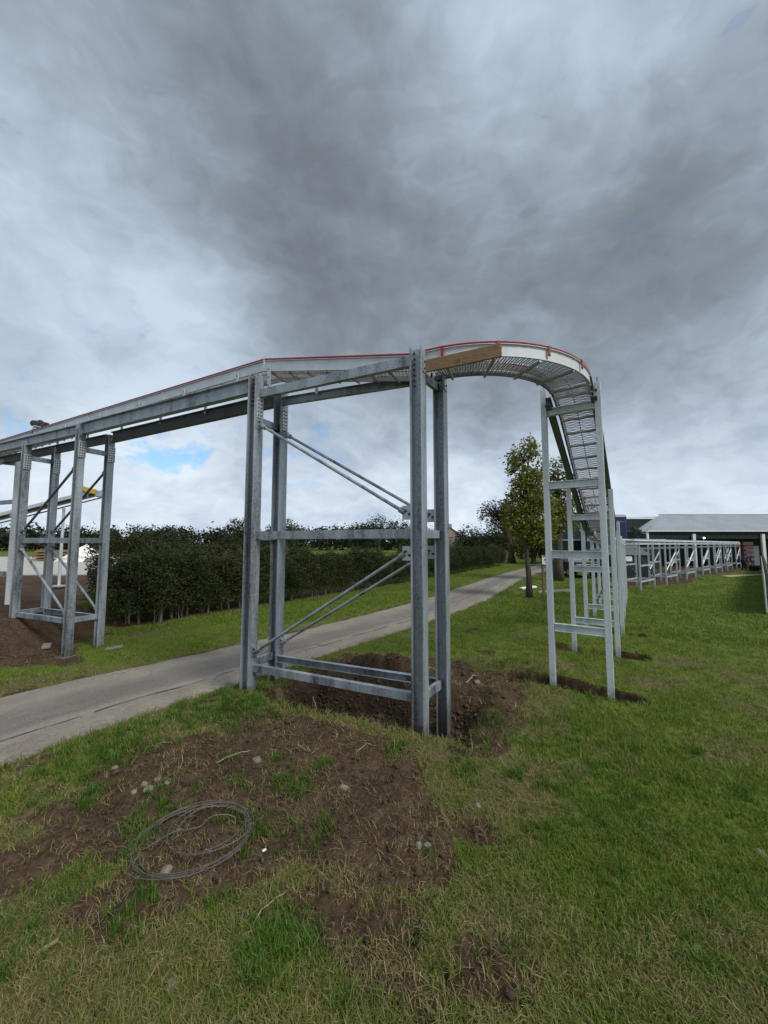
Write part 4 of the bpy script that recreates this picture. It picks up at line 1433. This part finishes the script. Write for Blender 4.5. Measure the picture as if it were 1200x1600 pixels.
car()
lo = thing('lorry', 'dark blue lorry body showing beyond the ladder frames beside the barn', 'lorry', V(19.2, 32.2, 0))
MB().box((19.2, 35.4, 2.85), (2.5, 6.4, 3.8)).build('cargo_box', 'lorry_blue', lo, bevel=.18)
MB().box((19.2, 32.2, 2.7), (2.1, .04, 3.0)).build('rear_door', 'lorry_blue', lo, bevel=.02)
for s_ in (-1, 1): MB().rod((19.2 + s_ * .4, 32.15, 1.3), (19.2 + s_ * .4, 32.15, 4.3), .03, 8).build('lock_bar', 'galvanised', lo)
MB().box((19.2, 35.4, .82), (2.2, 6.2, .25)).build('chassis', 'black_plastic', lo)
for s_ in (-1, 1):
    for yy in (33.5, 37.4): MB().rod((19.2 + s_ * .85, yy, .48), (19.2 + s_ * 1.2, yy, .48), .48, 20).build('wheel', 'rubber', lo)
MB().box((19.2, 39.3, 2.0), (2.4, 1.6, 2.6)).build('cab', 'lorry_blue', lo, bevel=.15)

# ------------------------------------------------------------------ barn
ba = thing('barn', 'long dark green barn with pale grey corrugated roof at the right', 'building', V(38, 41, 0))
EY, EZ, RY, RZ = 38.0, 3.56, 43.4, 5.55
xl, xr = 25.9, 62.0
# ribbed roof sheets, each sheet a part
rib = 1.02
x = xl
while x < xr:
    sh_ = MB()
    slope = V(0, RY - EY, RZ - EZ)
    sk = 5.6 / (RY - EY)
    n_ = slope.cross(V(1, 0, 0)).normalized()
    if n_.z < 0: n_ = -n_
    pr = []
    for k in range(3):
        b0 = x + rib * k / 3
        pr += [(b0, 0), (b0 + .18, 0), (b0 + .22, .09), (b0 + .30, .09)]
    pr.append((x + rib - .004, 0))
    vs = []
    e0 = V(0, EY - .15, EZ - .05); e1 = V(0, RY, RZ)
    for (a, h) in pr:
        vs.append(V(a, 0, 0) + e0 + n_ * h)
    for (a, h) in pr:
        vs.append(V(a + (5.3 if x < xl + 0 else 0), 0, 0) + e1 + n_ * h)
    m_ = len(pr)
    # hip at the left end: the sheets start higher up
    cut = max(0.0, 1 - (x - xl) / 5.4) if x < xl + 5.4 else 0
    if cut > 0:
        for k in range(m_):
            c2 = max(0.0, min(1.0, (pr[k][0] - xl) / 5.4))
            vs[m_ + k] = vs[k].lerp(vs[m_ + k], max(.03, c2))
    sh_.add(vs, [(k, k + 1, m_ + k + 1, m_ + k) for k in range(m_ - 1)])
    sh_.build('roof_sheet', 'roof_grey', ba)
    x += rib
MB().add([(xl, EY, EZ - .06), (xl + 5.4, RY, RZ - .02), (xl + 5.4, RY + 6, EZ), (xl, RY + 6, EZ - .06)], [(0, 1, 2), (0, 2, 3)]).build('hip_slope', 'roof_grey', ba)
MB().bar(V(xl, EY - .2, EZ - .02), V(xr, EY - .2, EZ - .02), .12, .10).build('gutter', 'barn_white', ba)
MB().bar(V(xl + 5.3, RY, RZ + .06), V(xr, RY, RZ + .06), .4, .06).build('ridge_cap', 'roof_grey', ba)
# cladding fascia in ribbed strips
cl = MB()
x = xl + .1
while x < xr:
    cl.box((x + .11, EY + .02, 3.15), (.14, .05, .70)).box((x + .23, EY + .03, 3.15), (.10, .03, .70))
    x += .24
cl.build('fascia_cladding', 'barn_green', ba)
MB().box(((xl + xr) / 2, 41.2, 1.7), (xr - xl - .4, .2, 3.6)).build('wall', 'barn_green', ba)
MB().box((xl + .15, 39.6, 1.7), (.14, 3.2, 3.55)).build('end_wall', 'barn_green', ba)
for x in (30.5, 37.3, 43.5, 49.5): MB().box((x, 37.9, 1.6), (.28, .2, 3.3)).build('post', 'barn_white', ba)
MB().box((26.0, 37.95, 3.0), (.16, .16, 1.2)).build('downpipe', 'barn_white', ba)
dr_ = MB().box((39.2, 41.06, 1.0), (1.35, .06, 2.12)).build('door', 'barn_white', ba)
MB().box((38.75, 41.0, .95), (.06, .06, .2)).build('handle', 'black_plastic', dr_)
for (a, c) in ((39.2, 2.12), ): MB().box((a, 41.05, c + .06), (1.6, .08, .10)).build('door_frame', 'barn_green', ba)
MB().box((31.6, 38.0, 2.86), (.12, .10, .12)).build('lamp', 'lamp_glow', ba)
for k in range(4): MB().box((37.2 + .0 * k, 41.0 - .05 * k, .05 + .0 * k), (.1, .1, .1)).build('bracket', 'barn_green', ba) if k == 0 else None

sh = thing('dark_shed', 'tall dark green clad shed standing behind the low conveyor corner', 'building', V(31, 48, 0))
cl = MB()
x = 27.6
while x < 37:
    cl.box((x + .12, 46.02, 2.6), (.15, .06, 5.3)).box((x + .26, 46.03, 2.6), (.12, .03, 5.3))
    x += .27
cl.build('wall_cladding', 'barn_green', sh)
MB().box((32.3, 50.1, 2.6), (9.4, 8, 5.3)).build('wall', 'barn_green', sh)
MB().bar(V(27.5, 46.0, 5.36), V(37, 46.0, 5.50), .25, .16).build('roof_edge', 'barn_white', sh)
MB().box((27.55, 45.95, 2.6), (.14, .14, 5.2)).build('corner_trim', 'barn_white', sh)
lp = thing('corner_lamp', 'lit white lamp on the corner of the dark shed', 'lamp', V(27.4, 45.8, 4.7))
MB().box((27.45, 45.82, 4.72), (.20, .16, .14)).build('housing', 'galvanised', lp)
MB().box((27.42, 45.72, 4.70), (.34, .05, .26)).build('lens', 'lamp_glow', lp)

# low green shed with grey roof and white notice behind the trestles
ks = thing('small_shed', 'small dark shed with grey pitched roof behind the first trestles', 'building', V(17.6, 27.3, 0))
MB().box((17.3, 27.6, .8), (2.8, 1.8, 1.6)).build('wall', 'barn_green', ks)
MB().add([(15.7, 26.6, 1.55), (18.4, 26.6, 1.55), (18.1, 27.6, 2.20), (16.0, 27.6, 2.20)], [(0, 1, 2, 3)]).build('roof', 'slate', ks)
MB().add([(18.4, 26.6, 1.55), (19.0, 28.4, 1.55), (18.1, 27.6, 2.20)], [(0, 1, 2)]).build('gable', 'slate', ks)
MB().box((16.9, 26.68, 1.30), (.44, .03, .34)).build('notice', 'paper_white', ks)
gl = thing('low_outbuilding', 'low dark green outbuilding behind the low run with pale window', 'building', V(22, 36, 0))
MB().box((21.5, 37.0, 1.3), (8, 3, 2.6)).build('wall', 'barn_green', gl)
MB().box((21.5, 36.9, 2.66), (8.4, 3.6, .14)).build('roof', 'roof_grey', gl)
MB().box((22.2, 35.45, 1.9), (1.5, .06, .7)).build('window', 'car_pale', gl)

# red crates at the barn end of the conveyor
for k in range(6):
    c_ = thing('egg_crate', f'reddish egg tray stack, {["lowest", "second", "third", "fourth", "fifth", "topmost"][k]} layer, at the conveyor end', 'crate', V(34.5, 37.0, .42 * k), 'stacked red crates')
    z0 = .05 + .42 * k
    MB().box((34.6, 37.0, z0 + .03), (.95, .8, .05)).build('base', 'red_crate', c_)
    for dx_, dy_, w_, d_ in ((0, -.38, .95, .04), (0, .38, .95, .04), (-.455, 0, .04, .72), (.455, 0, .04, .72)):
        MB().box((34.6 + dx_, 37.0 + dy_, z0 + .19), (w_, d_, .26)).build('side', 'red_crate', c_)

# galvanised sheet fence on the right
fn = thing('sheet_fence', 'low fence of pale galvanised sheets at the right edge of the lawn', 'fence', V(24, 25, 0))
fa, fb = V(12.6, 12.86, 0), V(36.4, 37.3, 0)
fd = (fb - fa).normalized(); fnn = V(-fd.y, fd.x, 0)
ln = (fb - fa).length
k = 0
s_ = 0
while s_ < ln - .5:
    w_ = 2.4
    a = fa + fd * s_
    pr = []
    for j in range(25):
        pr.append((w_ * j / 24 * .992, .022 * math.sin(j * math.pi / 2)))
    top = 1.25 - .004 * s_
    vs = [a + fd * u + fnn * v_ + Z * .02 for u, v_ in pr] + [a + fd * u + fnn * v_ + Z * top for u, v_ in pr]
    m_ = len(pr)
    MB().add(vs, [(j, j + 1, m_ + j + 1, m_ + j) for j in range(m_ - 1)]).build('sheet', 'galvanised_pale', fn)
    MB().box(zup(a - fnn * .10, .70), (.09, .09, 1.4)).build('post', 'weathered_wood', fn)
    s_ += w_
gt = thing('rail_gate', 'dark tubular gate beyond the sheet fence by the barn post', 'gate', V(37.5, 36.5, 0))
for z_ in (.5, .9, 1.3, 1.7, 2.1): MB().rod((37.2, 36.6, z_), (41, 36.6, z_), .03, 6).build('bar', 'galvanised_dark', gt)
for x in (37.2, 39.1, 41): MB().rod((x, 36.6, 0), (x, 36.6, 2.15), .035, 6).build('upright', 'galvanised_dark', gt)


# ------------------------------------------------------------------ the person bending over by the barn door
def skin_body(name, label, edges, mat):
    pass


pe = thing('person', 'person in dark clothes bending forward by the white barn door', 'person', V(31.0, 33.4, 0))
J = [('pel', (0, 0, .92), .15), ('abd', (.14, -.02, 1.06), .145), ('chest', (.36, -.05, 1.16), .155), ('neck', (.50, -.06, 1.20), .06), ('head0', (.60, -.06, 1.20), .085), ('head1', (.72, -.06, 1.17), .09),
     ('hipL', (-.02, .10, .86), .11), ('kneeL', (.10, .12, .48), .075), ('ankL', (-.02, .12, .09), .05), ('toeL', (.17, .14, .04), .045),
     ('hipR', (-.02, -.10, .86), .11), ('kneeR', (.14, -.12, .48), .075), ('ankR', (.04, -.12, .09), .05), ('toeR', (.23, -.14, .04), .045),
     ('shL', (.40, .17, 1.12), .07), ('elL', (.50, .20, .84), .05), ('wrL', (.62, .14, .62), .035), ('haL', (.67, .12, .54), .035),
     ('shR', (.40, -.24, 1.12), .07), ('elR', (.46, -.28, .84), .05), ('wrR', (.60, -.20, .62), .035), ('haR', (.65, -.18, .54), .035)]
ix = {n: i for i, (n, _, _) in enumerate(J)}
ed = [('pel', 'abd'), ('abd', 'chest'), ('chest', 'neck'), ('neck', 'head0'), ('head0', 'head1'), ('pel', 'hipL'), ('hipL', 'kneeL'), ('kneeL', 'ankL'), ('ankL', 'toeL'), ('pel', 'hipR'), ('hipR', 'kneeR'), ('kneeR', 'ankR'), ('ankR', 'toeR'),
      ('chest', 'shL'), ('shL', 'elL'), ('elL', 'wrL'), ('wrL', 'haL'), ('chest', 'shR'), ('shR', 'elR'), ('elR', 'wrR'), ('wrR', 'haR')]
me = bpy.data.meshes.new('body')
me.from_pydata([p for _, p, _ in J], [(ix[a], ix[c]) for a, c in ed], [])
me.materials.append(M['navy_cloth'])
bo = bpy.data.objects.new('body', me)
COL.objects.link(bo)
bo.parent = pe
sk_ = bo.modifiers.new('skin', 'SKIN')
sv = me.skin_vertices[0].data
for i, (_, _, r_) in enumerate(J):
    sv[i].radius = (r_, r_)
    sv[i].use_root = i == 0
ss = bo.modifiers.new('sub', 'SUBSURF'); ss.levels = 2; ss.render_levels = 2
hd_ = MB()
vs, fs = [], []
for j in range(9):
    ph_ = math.pi * j / 8
    for i in range(12):
        a = 2 * math.pi * i / 12
        vs.append((31.0 + .69 + .125 * math.cos(ph_) * .9, 33.4 - .06 + .10 * math.sin(ph_) * math.cos(a), 1.20 + .11 * math.sin(ph_) * math.sin(a)))
for j in range(8):
    for i in range(12): fs.append((j * 12 + i, j * 12 + (i + 1) % 12, (j + 1) * 12 + (i + 1) % 12, (j + 1) * 12 + i))
hd_.add(vs, fs).build('hair', 'black_cloth', pe, smooth=True)
for s_, y_ in ((1, .12), (-1, -.18)):
    h_ = MB()
    b0 = V(31.66, 33.4 + y_, .55)
    h_.box(b0, (.08, .035, .09))
    for k in range(4): h_.tube([b0 + V(-.03 + .02 * k, 0, -.04), b0 + V(-.025 + .02 * k, .012, -.085), b0 + V(-.03 + .02 * k, .02, -.115 + .008 * abs(k - 1.5))], .010, 6)
    h_.tube([b0 + V(-.04, 0, .02), b0 + V(-.07, .015, -.02), b0 + V(-.075, .02, -.055)], .011, 6)
    h_.build('hand', 'skin', pe)
tag(MB().box((31.9, 33.4, .18), (.5, .4, .36)).box((31.9, 33.4, .38), (.54, .44, .05)).build('tool_box', 'black_plastic', None, bevel=.02), 'dark box on the ground in front of the bending person', 'box')

# ------------------------------------------------------------------ coil of wire
zc0 = float(np.mean([hz(-1.5 + .4 * math.cos(a), 3.24 + .37 * math.sin(a)) for a in np.linspace(0, 6.28, 16)]))
cw = thing('wire_coil', 'loose coil of old fencing wire lying on the bare soil', 'wire', ground_pt(-1.55, 3.4))
r = np.random.default_rng(12)
for k in range(9):
    pts = []
    big = k < 6
    cx, cy = (-1.49 + r.normal(0, .012), 3.23 + r.normal(0, .012)) if big else (-1.39 + r.normal(0, .012), 3.27 + r.normal(0, .012))
    ra, rb = (.405 + r.normal(0, .016), .365 + r.normal(0, .014)) if big else (.285 + r.normal(0, .015), .275 + r.normal(0, .012))
    if k == 4: ra, rb, cx = .45, .39, -1.52
    ph_, tilt = r.uniform(0, 6.28), .25 + r.normal(0, .05)
    for j in range(70):
        a = 2 * math.pi * j / 70
        w_ = 1 + .022 * math.sin(2 * a + ph_) + .012 * math.sin(3 * a + 2 * ph_)
        ex, ey = ra * math.cos(a) * w_, rb * math.sin(a) * w_
        x, y = cx + ex * math.cos(tilt) - ey * math.sin(tilt), cy + ex * math.sin(tilt) + ey * math.cos(tilt)
        pts.append(V(x, y, max(hz(x, y) + .006, zc0 + .03 + .007 * k + .016 * math.sin(2 * a + ph_))))
    strand = MB()
    strand.tube(pts, .0029, 5, closed=True)
    for j in range(0, 70, 3):                       # barbs
        p = pts[j]
        dv = V(r.normal(), r.normal(), r.normal()).normalized() * .022
        strand.rod(p - dv, p + dv, .0022, 4)
    strand.build('strand', 'old_wire', cw)
pts = []
for j in range(30):
    u = j / 29
    x, y = -1.25 - .55 * u, 3.45 - .40 * u + .10 * math.sin(3 * u)
    pts.append(V(x, y, hz(x, y) + .05 + .02 * math.sin(6 * u)))
MB().tube(pts, .0042, 5).build('loose_end', 'old_wire', cw)


# ------------------------------------------------------------------ stones, roots, scraps
def stone(label, x, y, r_, seed, mat='pebble', sq=.65, name='stone', cat='stone', group='stones on the bare ground'):
    rr = np.random.default_rng(seed)
    vs, fs = [], []
    nlat, nlon = 7, 10
    ofs = rr.uniform(0, 6.28, 4)
    z0 = hz(x, y)
    ex = rr.uniform(.8, 1.25)
    for j in range(nlat + 1):
        ph_ = math.pi * j / nlat
        for i in range(nlon):
            a = 2 * math.pi * i / nlon
            k = (1 + .13 * math.sin(2 * a + ofs[0]) * math.sin(ph_) + .10 * math.sin(3 * a + ofs[1] + ph_) * math.sin(ph_) + .08 * math.cos(2 * ph_ + ofs[2])) * (1 + rr.uniform(-.09, .09) * math.sin(ph_))
            vs.append((x + r_ * ex * k * math.sin(ph_) * math.cos(a), y + r_ * k * math.sin(ph_) * math.sin(a), z0 + r_ * sq * (.25 + k * math.cos(ph_))))
    for j in range(nlat):
        for i in range(nlon): fs.append((j * nlon + i, j * nlon + (i + 1) % nlon, (j + 1) * nlon + (i + 1) % nlon, (j + 1) * nlon + i))
    return tag(MB().add(vs, fs).build(name, mat, None, smooth=False), label, cat, group)


STN = [('brown round stone on bare soil below the left portal column', -1.40, 4.43, .05), ('pale pebble on soil in the middle foreground', -.39, 3.94, .036), ('grey stone of a pair on dark soil right of centre', .27, 3.19, .034), ('paler stone of the pair on dark soil right of centre', .34, 3.21, .028), ('round stone in the grass near the bottom edge', -1.12, 2.23, .042), ('small stone in the grass right of the soil', .84, 3.63, .028),
       ('pale stone in grass right of the near column foot', .98, 5.12, .055), ('pale stone inside the wire coil rim', -1.55, 2.93, .045), ('stone at the right edge of the lawn', 2.86, 3.11, .035), ('largest stone of the cluster left of the coil', -2.27, 3.90, .052), ('left stone of the cluster beside the largest', -2.36, 3.98, .035), ('upper stone of the cluster beside the largest', -2.27, 4.05, .034), ('right stone of the cluster beside the largest', -2.13, 3.98, .032), ('lower stone of the cluster beside the largest', -2.37, 3.84, .028),
       ('pebble on the left grass near the soil edge', -2.85, 4.25, .04), ('small pale stone at the left of the bottom grass', -2.05, 2.75, .025), ('stone at bottom right of the bare soil', .52, 2.72, .022), ('stone by the heap behind the hole', 1.15, 7.0, .06), ('stone on the spoil right of the rear column', 1.55, 6.6, .06)]
for k, (lab, x, y, r_) in enumerate(STN): stone(lab, x, y, r_, 300 + k)
stone('rough dark clod with dry roots left of the coil', -1.95, 4.02, .085, 400, 'soil_clod', .8, 'soil_clod', 'clod', None)
tag(MB().box(ground_pt(-.92, 3.15, .02), (.035, .022, .012), (V(.8, .6, 0), V(-.6, .8, 0), Z)).build('paper_scrap', 'paper_white', None, bevel=.006), 'small white scrap right of the wire coil', 'scrap')
tag(MB().bar(ground_pt(-1.98, 2.37, .02), ground_pt(-1.90, 2.43, .028), .02, .01).build('wood_chip', 'root_pale'), 'orange wood chip in the grass at lower left', 'wood chip')
for k, (x, y, a, ln_, lab) in enumerate([(-6.0, 8.75, .5, .34, 'pale broken slab beside the tower foot nearest the hedge'), (-7.5, 8.75, 2.2, .28, 'pale flat stone on the spoil under the left tower')]):
    tag(MB().box(ground_pt(x, y, .03), (ln_, .16, .06), (V(math.cos(a), math.sin(a), .1).normalized(), V(-math.sin(a), math.cos(a), 0), Z)).build('broken_slab', 'pebble', None, bevel=.02), lab, 'slab')


def root(label, pts, r0=.009, mat='root_pale'):
    P = [ground_pt(x, y, dz) for x, y, dz in pts]
    out = []
    for a, c in zip(P[:-1], P[1:]):
        for j in range(4): out.append(a.lerp(c, j / 4) + V(random.gauss(0, .006), random.gauss(0, .006), random.gauss(0, .004)))
    out.append(P[-1])
    n = len(out)
    tag(MB().tube(out, [r0 * (1 - .65 * j / n) for j in range(n)], 6).build('root', mat, None, smooth=True), label, 'root', 'pale roots and twigs')


root('pale root lying on soil below the portal', [(-1.82, 4.34, .01), (-1.70, 4.46, .05), (-1.52, 4.60, .02)])
root('long pale stem curving through grass at bottom centre', [(-.86, 2.42, .01), (-.78, 2.58, .04), (-.74, 2.70, .03), (-.66, 2.78, .02)], .007)
root('pale root over the mound behind the lower beam', [(.45, 7.35, .02), (.62, 7.45, .10), (.75, 7.38, .05), (.95, 7.25, .02)], .02)
root('upright pale root in the hole edge left of centre', [(-1.05, 5.95, .0), (-1.02, 6.0, .20), (-1.08, 6.05, .34)], .014)
root('forked pale root hanging at the hole edge', [(-.95, 5.75, .0), (-.90, 5.85, .12), (-.78, 5.95, .24)], .014)
root('pale split stick in the hole under the front beam', [(-.62, 5.72, .02), (-.52, 5.68, .05), (-.40, 5.62, .02)], .018)
root('short pale stick at the left of the hole', [(-1.35, 6.15, .02), (-1.2, 6.12, .05), (-1.12, 6.05, .02)], .016)
root('pale stick beside the near column in the hole', [(.10, 5.45, .02), (.20, 5.50, .04), (.30, 5.55, .03)], .016)
root('thin root on the soil bank left of the coil', [(-2.75, 4.66, .01), (-2.62, 4.75, .02), (-2.50, 4.74, .01)], .008)
root('thin pale twig under the lawn side of the soil patch', [(-.30, 4.55, .01), (-.20, 4.66, .03), (-.10, 4.62, .01)], .006)
root('dark twig on the spoil at the left tower foot', [(-7.6, 8.0, .02), (-7.3, 8.2, .06), (-7.0, 8.35, .03)], .014, 'bark')
root('pale twig on the spoil right of the rear column', [(1.35, 6.5, .02), (1.5, 6.7, .12), (1.62, 6.85, .06)], .012)

# loose soil clods and crumbs: uncountable, one object
r = np.random.default_rng(21)
cv, cf = [], []
n = 60000
X_ = np.r_[r.uniform(-4, 3.2, n), r.uniform(-11, -5.5, 8000)]
Y_ = np.r_[r.uniform(1.6, 9, n), r.uniform(7, 12, 8000)]
so, dr, pv = cover(X_, Y_)
k = r.uniform(0, 1, len(X_)) < so * .22
X_, Y_ = X_[k], Y_[k]
Zg = height(X_, Y_)
hol = hole_amt(X_, Y_)
S_ = r.lognormal(-4.55, .55, len(X_)) * (1 + 1.0 * hol)
S_ = np.clip(S_, .003, .055)
base = np.array([(1, 0, 0), (0, 1, 0), (-1, 0, 0), (0, -1, 0), (0, 0, 1), (0, 0, -1)], float)
bf = np.array([(0, 1, 4), (1, 2, 4), (2, 3, 4), (3, 0, 4), (1, 0, 5), (2, 1, 5), (3, 2, 5), (0, 3, 5)])
P_ = base[None] * r.uniform(.6, 1.3, (len(X_), 6, 1)) + r.normal(0, .15, (len(X_), 6, 3))
P_ = P_ * S_[:, None, None] * np.array([1, 1, .75]) + np.c_[X_, Y_, Zg + S_ * .3][:, None, :]
F_ = bf[None] + (np.arange(len(X_)) * 6)[:, None, None]
co_ = obj_of('soil_crumbs', np_mesh('soil_crumbs', P_.reshape(-1, 3), F_.reshape(-1, 3), 'soil_clod', True))
tag(co_, 'crumbs of dark dug soil over the bare ground', 'soil', kind='stuff')


# ------------------------------------------------------------------ grass
def blades(name, label, tx, ty, ts, per, h, w, spread, lean, curl, mat, seed, simple_=False, bias=None):
    """every blade a bent strip of its own, gathered in tufts round (tx, ty); one stuff object"""
    r = np.random.default_rng(seed)
    n = len(tx) * per
    X = np.repeat(tx, per); Y = np.repeat(ty, per); S = np.repeat(ts, per)
    a = r.uniform(0, 6.283, n); d_ = spread * np.sqrt(r.uniform(0, 1, n)) * S
    X = X + np.cos(a) * d_; Y = Y + np.sin(a) * d_
    Zb = np.repeat(height(tx, ty), per) - .006
    hh = h * r.uniform(.45, 1.3, n) * S
    az = np.repeat(r.uniform(0, 6.283, len(tx)), per) + r.normal(0, 1.6, n)
    ln_ = np.abs(r.normal(0, lean, n))
    dx, dy = np.cos(az), np.sin(az)
    va = az + 1.571 + r.normal(0, .7, n)
    ww = w * r.uniform(.6, 1.3, n)
    sx_, sy_ = np.cos(va) * ww, np.sin(va) * ww
    mz, mo = hh * .5, hh * ln_ * .35
    tz = hh * (.92 - .35 * np.minimum(1.9, ln_)); to_ = hh * (ln_ * .9 + curl * .25)
    bl = np.c_[X - sx_, Y - sy_, Zb]; br = np.c_[X + sx_, Y + sy_, Zb]
    tip = np.c_[X + dx * to_, Y + dy * to_, Zb + tz]
    if simple_:
        V_ = np.stack([bl, br, tip], 1).reshape(-1, 3)
        F_ = np.arange(3 * n).reshape(-1, 3)
        k = 1
    else:
        ml = np.c_[X + dx * mo - sx_ * .8, Y + dy * mo - sy_ * .8, Zb + mz]; mr = np.c_[X + dx * mo + sx_ * .8, Y + dy * mo + sy_ * .8, Zb + mz]
        V_ = np.stack([bl, br, ml, mr, tip], 1).reshape(-1, 3)
        o = (np.arange(n) * 5)[:, None]
        F_ = np.stack([o + np.array([[0, 1, 3]]), o + np.array([[0, 3, 2]]), o + np.array([[2, 3, 4]])], 1).reshape(-1, 3)
        k = 3
    me = np_mesh(name, V_, F_, mat, False)
    tv = r.beta(2, 2, len(tx)) if bias is None else np.clip(r.normal(bias, .16), 0, 1)
    lv = np.clip(np.repeat(tv, per) * .62 + r.uniform(0, .40, n), 0, 1)
    at = me.attributes.new('lv', 'FLOAT', 'FACE')
    at.data.foreach_set('value', np.repeat(lv, k).astype(np.float32))
    return tag(obj_of(name, me), label, 'grass', kind='stuff')


def sample(n, rmin, rmax, seed, power=1.0):
    """points over the wedge in front, denser nearby"""
    r = np.random.default_rng(seed)
    a = np.radians(r.uniform(-54, 54, n))
    d = rmin * (rmax / rmin) ** (r.uniform(0, 1, n) ** power)
    return d * np.sin(a), d * np.cos(a), d, r.uniform(0, 1, n)


def grow(n, r0, r1, seed, power, prob):
    x, y, d, u = sample(n, r0, r1, seed, power)
    so, dr, pv = cover(x, y); rs = road_sd(x, y)
    patch = fbm(x * 1.7, y * 1.7, 131, 4)
    ok = (u < prob(so, dr, pv, patch)) & (rs > -.05 + (patch - .5) * .55)
    return x[ok], y[ok], patch[ok], dr[ok]


def green_p(so, dr, pv, patch): return (1 - so * .975) * (1 - .62 * dr) * np.clip(.35 + 1.4 * (patch - .2), 0, 1)


rg = np.random.default_rng(3)
x, y, patch, dr = grow(30000, 1.35, 4.6, 1, 1.0, green_p)
blades('near_grass', 'short green grass of the lawn at the camera', x, y, (.6 + .6 * rg.random(len(x))) * (.72 + .6 * patch), 13, .062, .0026, .06, .6, .5, 'grass_green', 11, False, .25 + .5 * patch)
x, y, patch, dr = grow(42000, 4.6, 13, 2, .9, green_p)
blades('lawn_grass', 'green grass of the lawn and verge round the steel frames', x, y, (.6 + .6 * rg.random(len(x))) * (.72 + .6 * patch), 11, .068, .0055, .10, .6, .5, 'grass_green', 12, True, .25 + .5 * patch)
x, y, patch, dr = grow(60000, 12, 60, 3, .85, lambda so, dr, pv, patch: (1 - so) * (1 - pv))
ok = ~((x < -9) & (y > 16) & (x > -60) & (y < 50))
x, y, patch = x[ok], y[ok], patch[ok]
blades('distant_grass', 'green lawn grass farther off towards the barn', x, y, .7 + .5 * rg.random(len(x)), 8, .085, .011, .20, .6, .4, 'grass_green', 13, True, .3 + .5 * patch)


def dry_p(so, dr, pv, patch): return np.clip(dr * (1 - so * .80) * .8 + .05, 0, 1)


x, y, patch, dr = grow(20000, 1.35, 4.6, 5, 1.0, dry_p)
blades('dry_grass', 'straw coloured dead grass over thin turf by the camera', x, y, .55 + .85 * rg.random(len(x)), 9, .054, .0024, .07, 1.2, .9, 'grass_dry', 14)
x, y, patch, dr = grow(15000, 4.6, 11, 6, 1.0, dry_p)
blades('dry_verge_grass', 'straw coloured grass along soil edges and lane verge', x, y, .55 + .85 * rg.random(len(x)), 8, .07, .0045, .10, 1.2, .9, 'grass_dry', 15, True)
# lusher clumps
r = np.random.default_rng(8)
cl_ = [(-.60, 2.42, .12, 90), (-3.3, 4.75, .35, 110), (-1.98, 5.80, .34, 260), (-2.5, 5.5, .3, 80), (-3.05, 4.60, .22, 90), (-1.05, 3.95, .06, 14), (-.85, 3.95, .07, 18), (-1.35, 3.5, .08, 8), (-.55, 3.3, .08, 10), (1.2, 4.95, .3, 60), (2.4, 4.2, .6, 110), (1.8, 2.9, .5, 110), (2.6, 7.6, .35, 60), (-4.5, 3.8, .5, 90)]
for k in range(70):
    a = R_(r.uniform(-44, 44)); dd = r.uniform(2, 7)
    cl_.append((dd * math.sin(a), dd * math.cos(a), r.uniform(.03, .12), int(r.integers(3, 14))))
px_, py_ = [], []
for (cx, cy, sg, n_) in cl_:
    px_.append(r.normal(cx, sg, n_)); py_.append(r.normal(cy, sg, n_))
px_, py_ = np.concatenate(px_), np.concatenate(py_)
ok = (road_sd(px_, py_) > .05) & (hole_amt(px_, py_) < .2)
px_, py_ = px_[ok], py_[ok]
blades('lush_grass', 'longer bright green grass clumps on turf and soil edges', px_, py_, .5 + .7 * r.random(len(px_)), 16, .105, .0032, .05, .55, .5, 'grass_lush', 16)
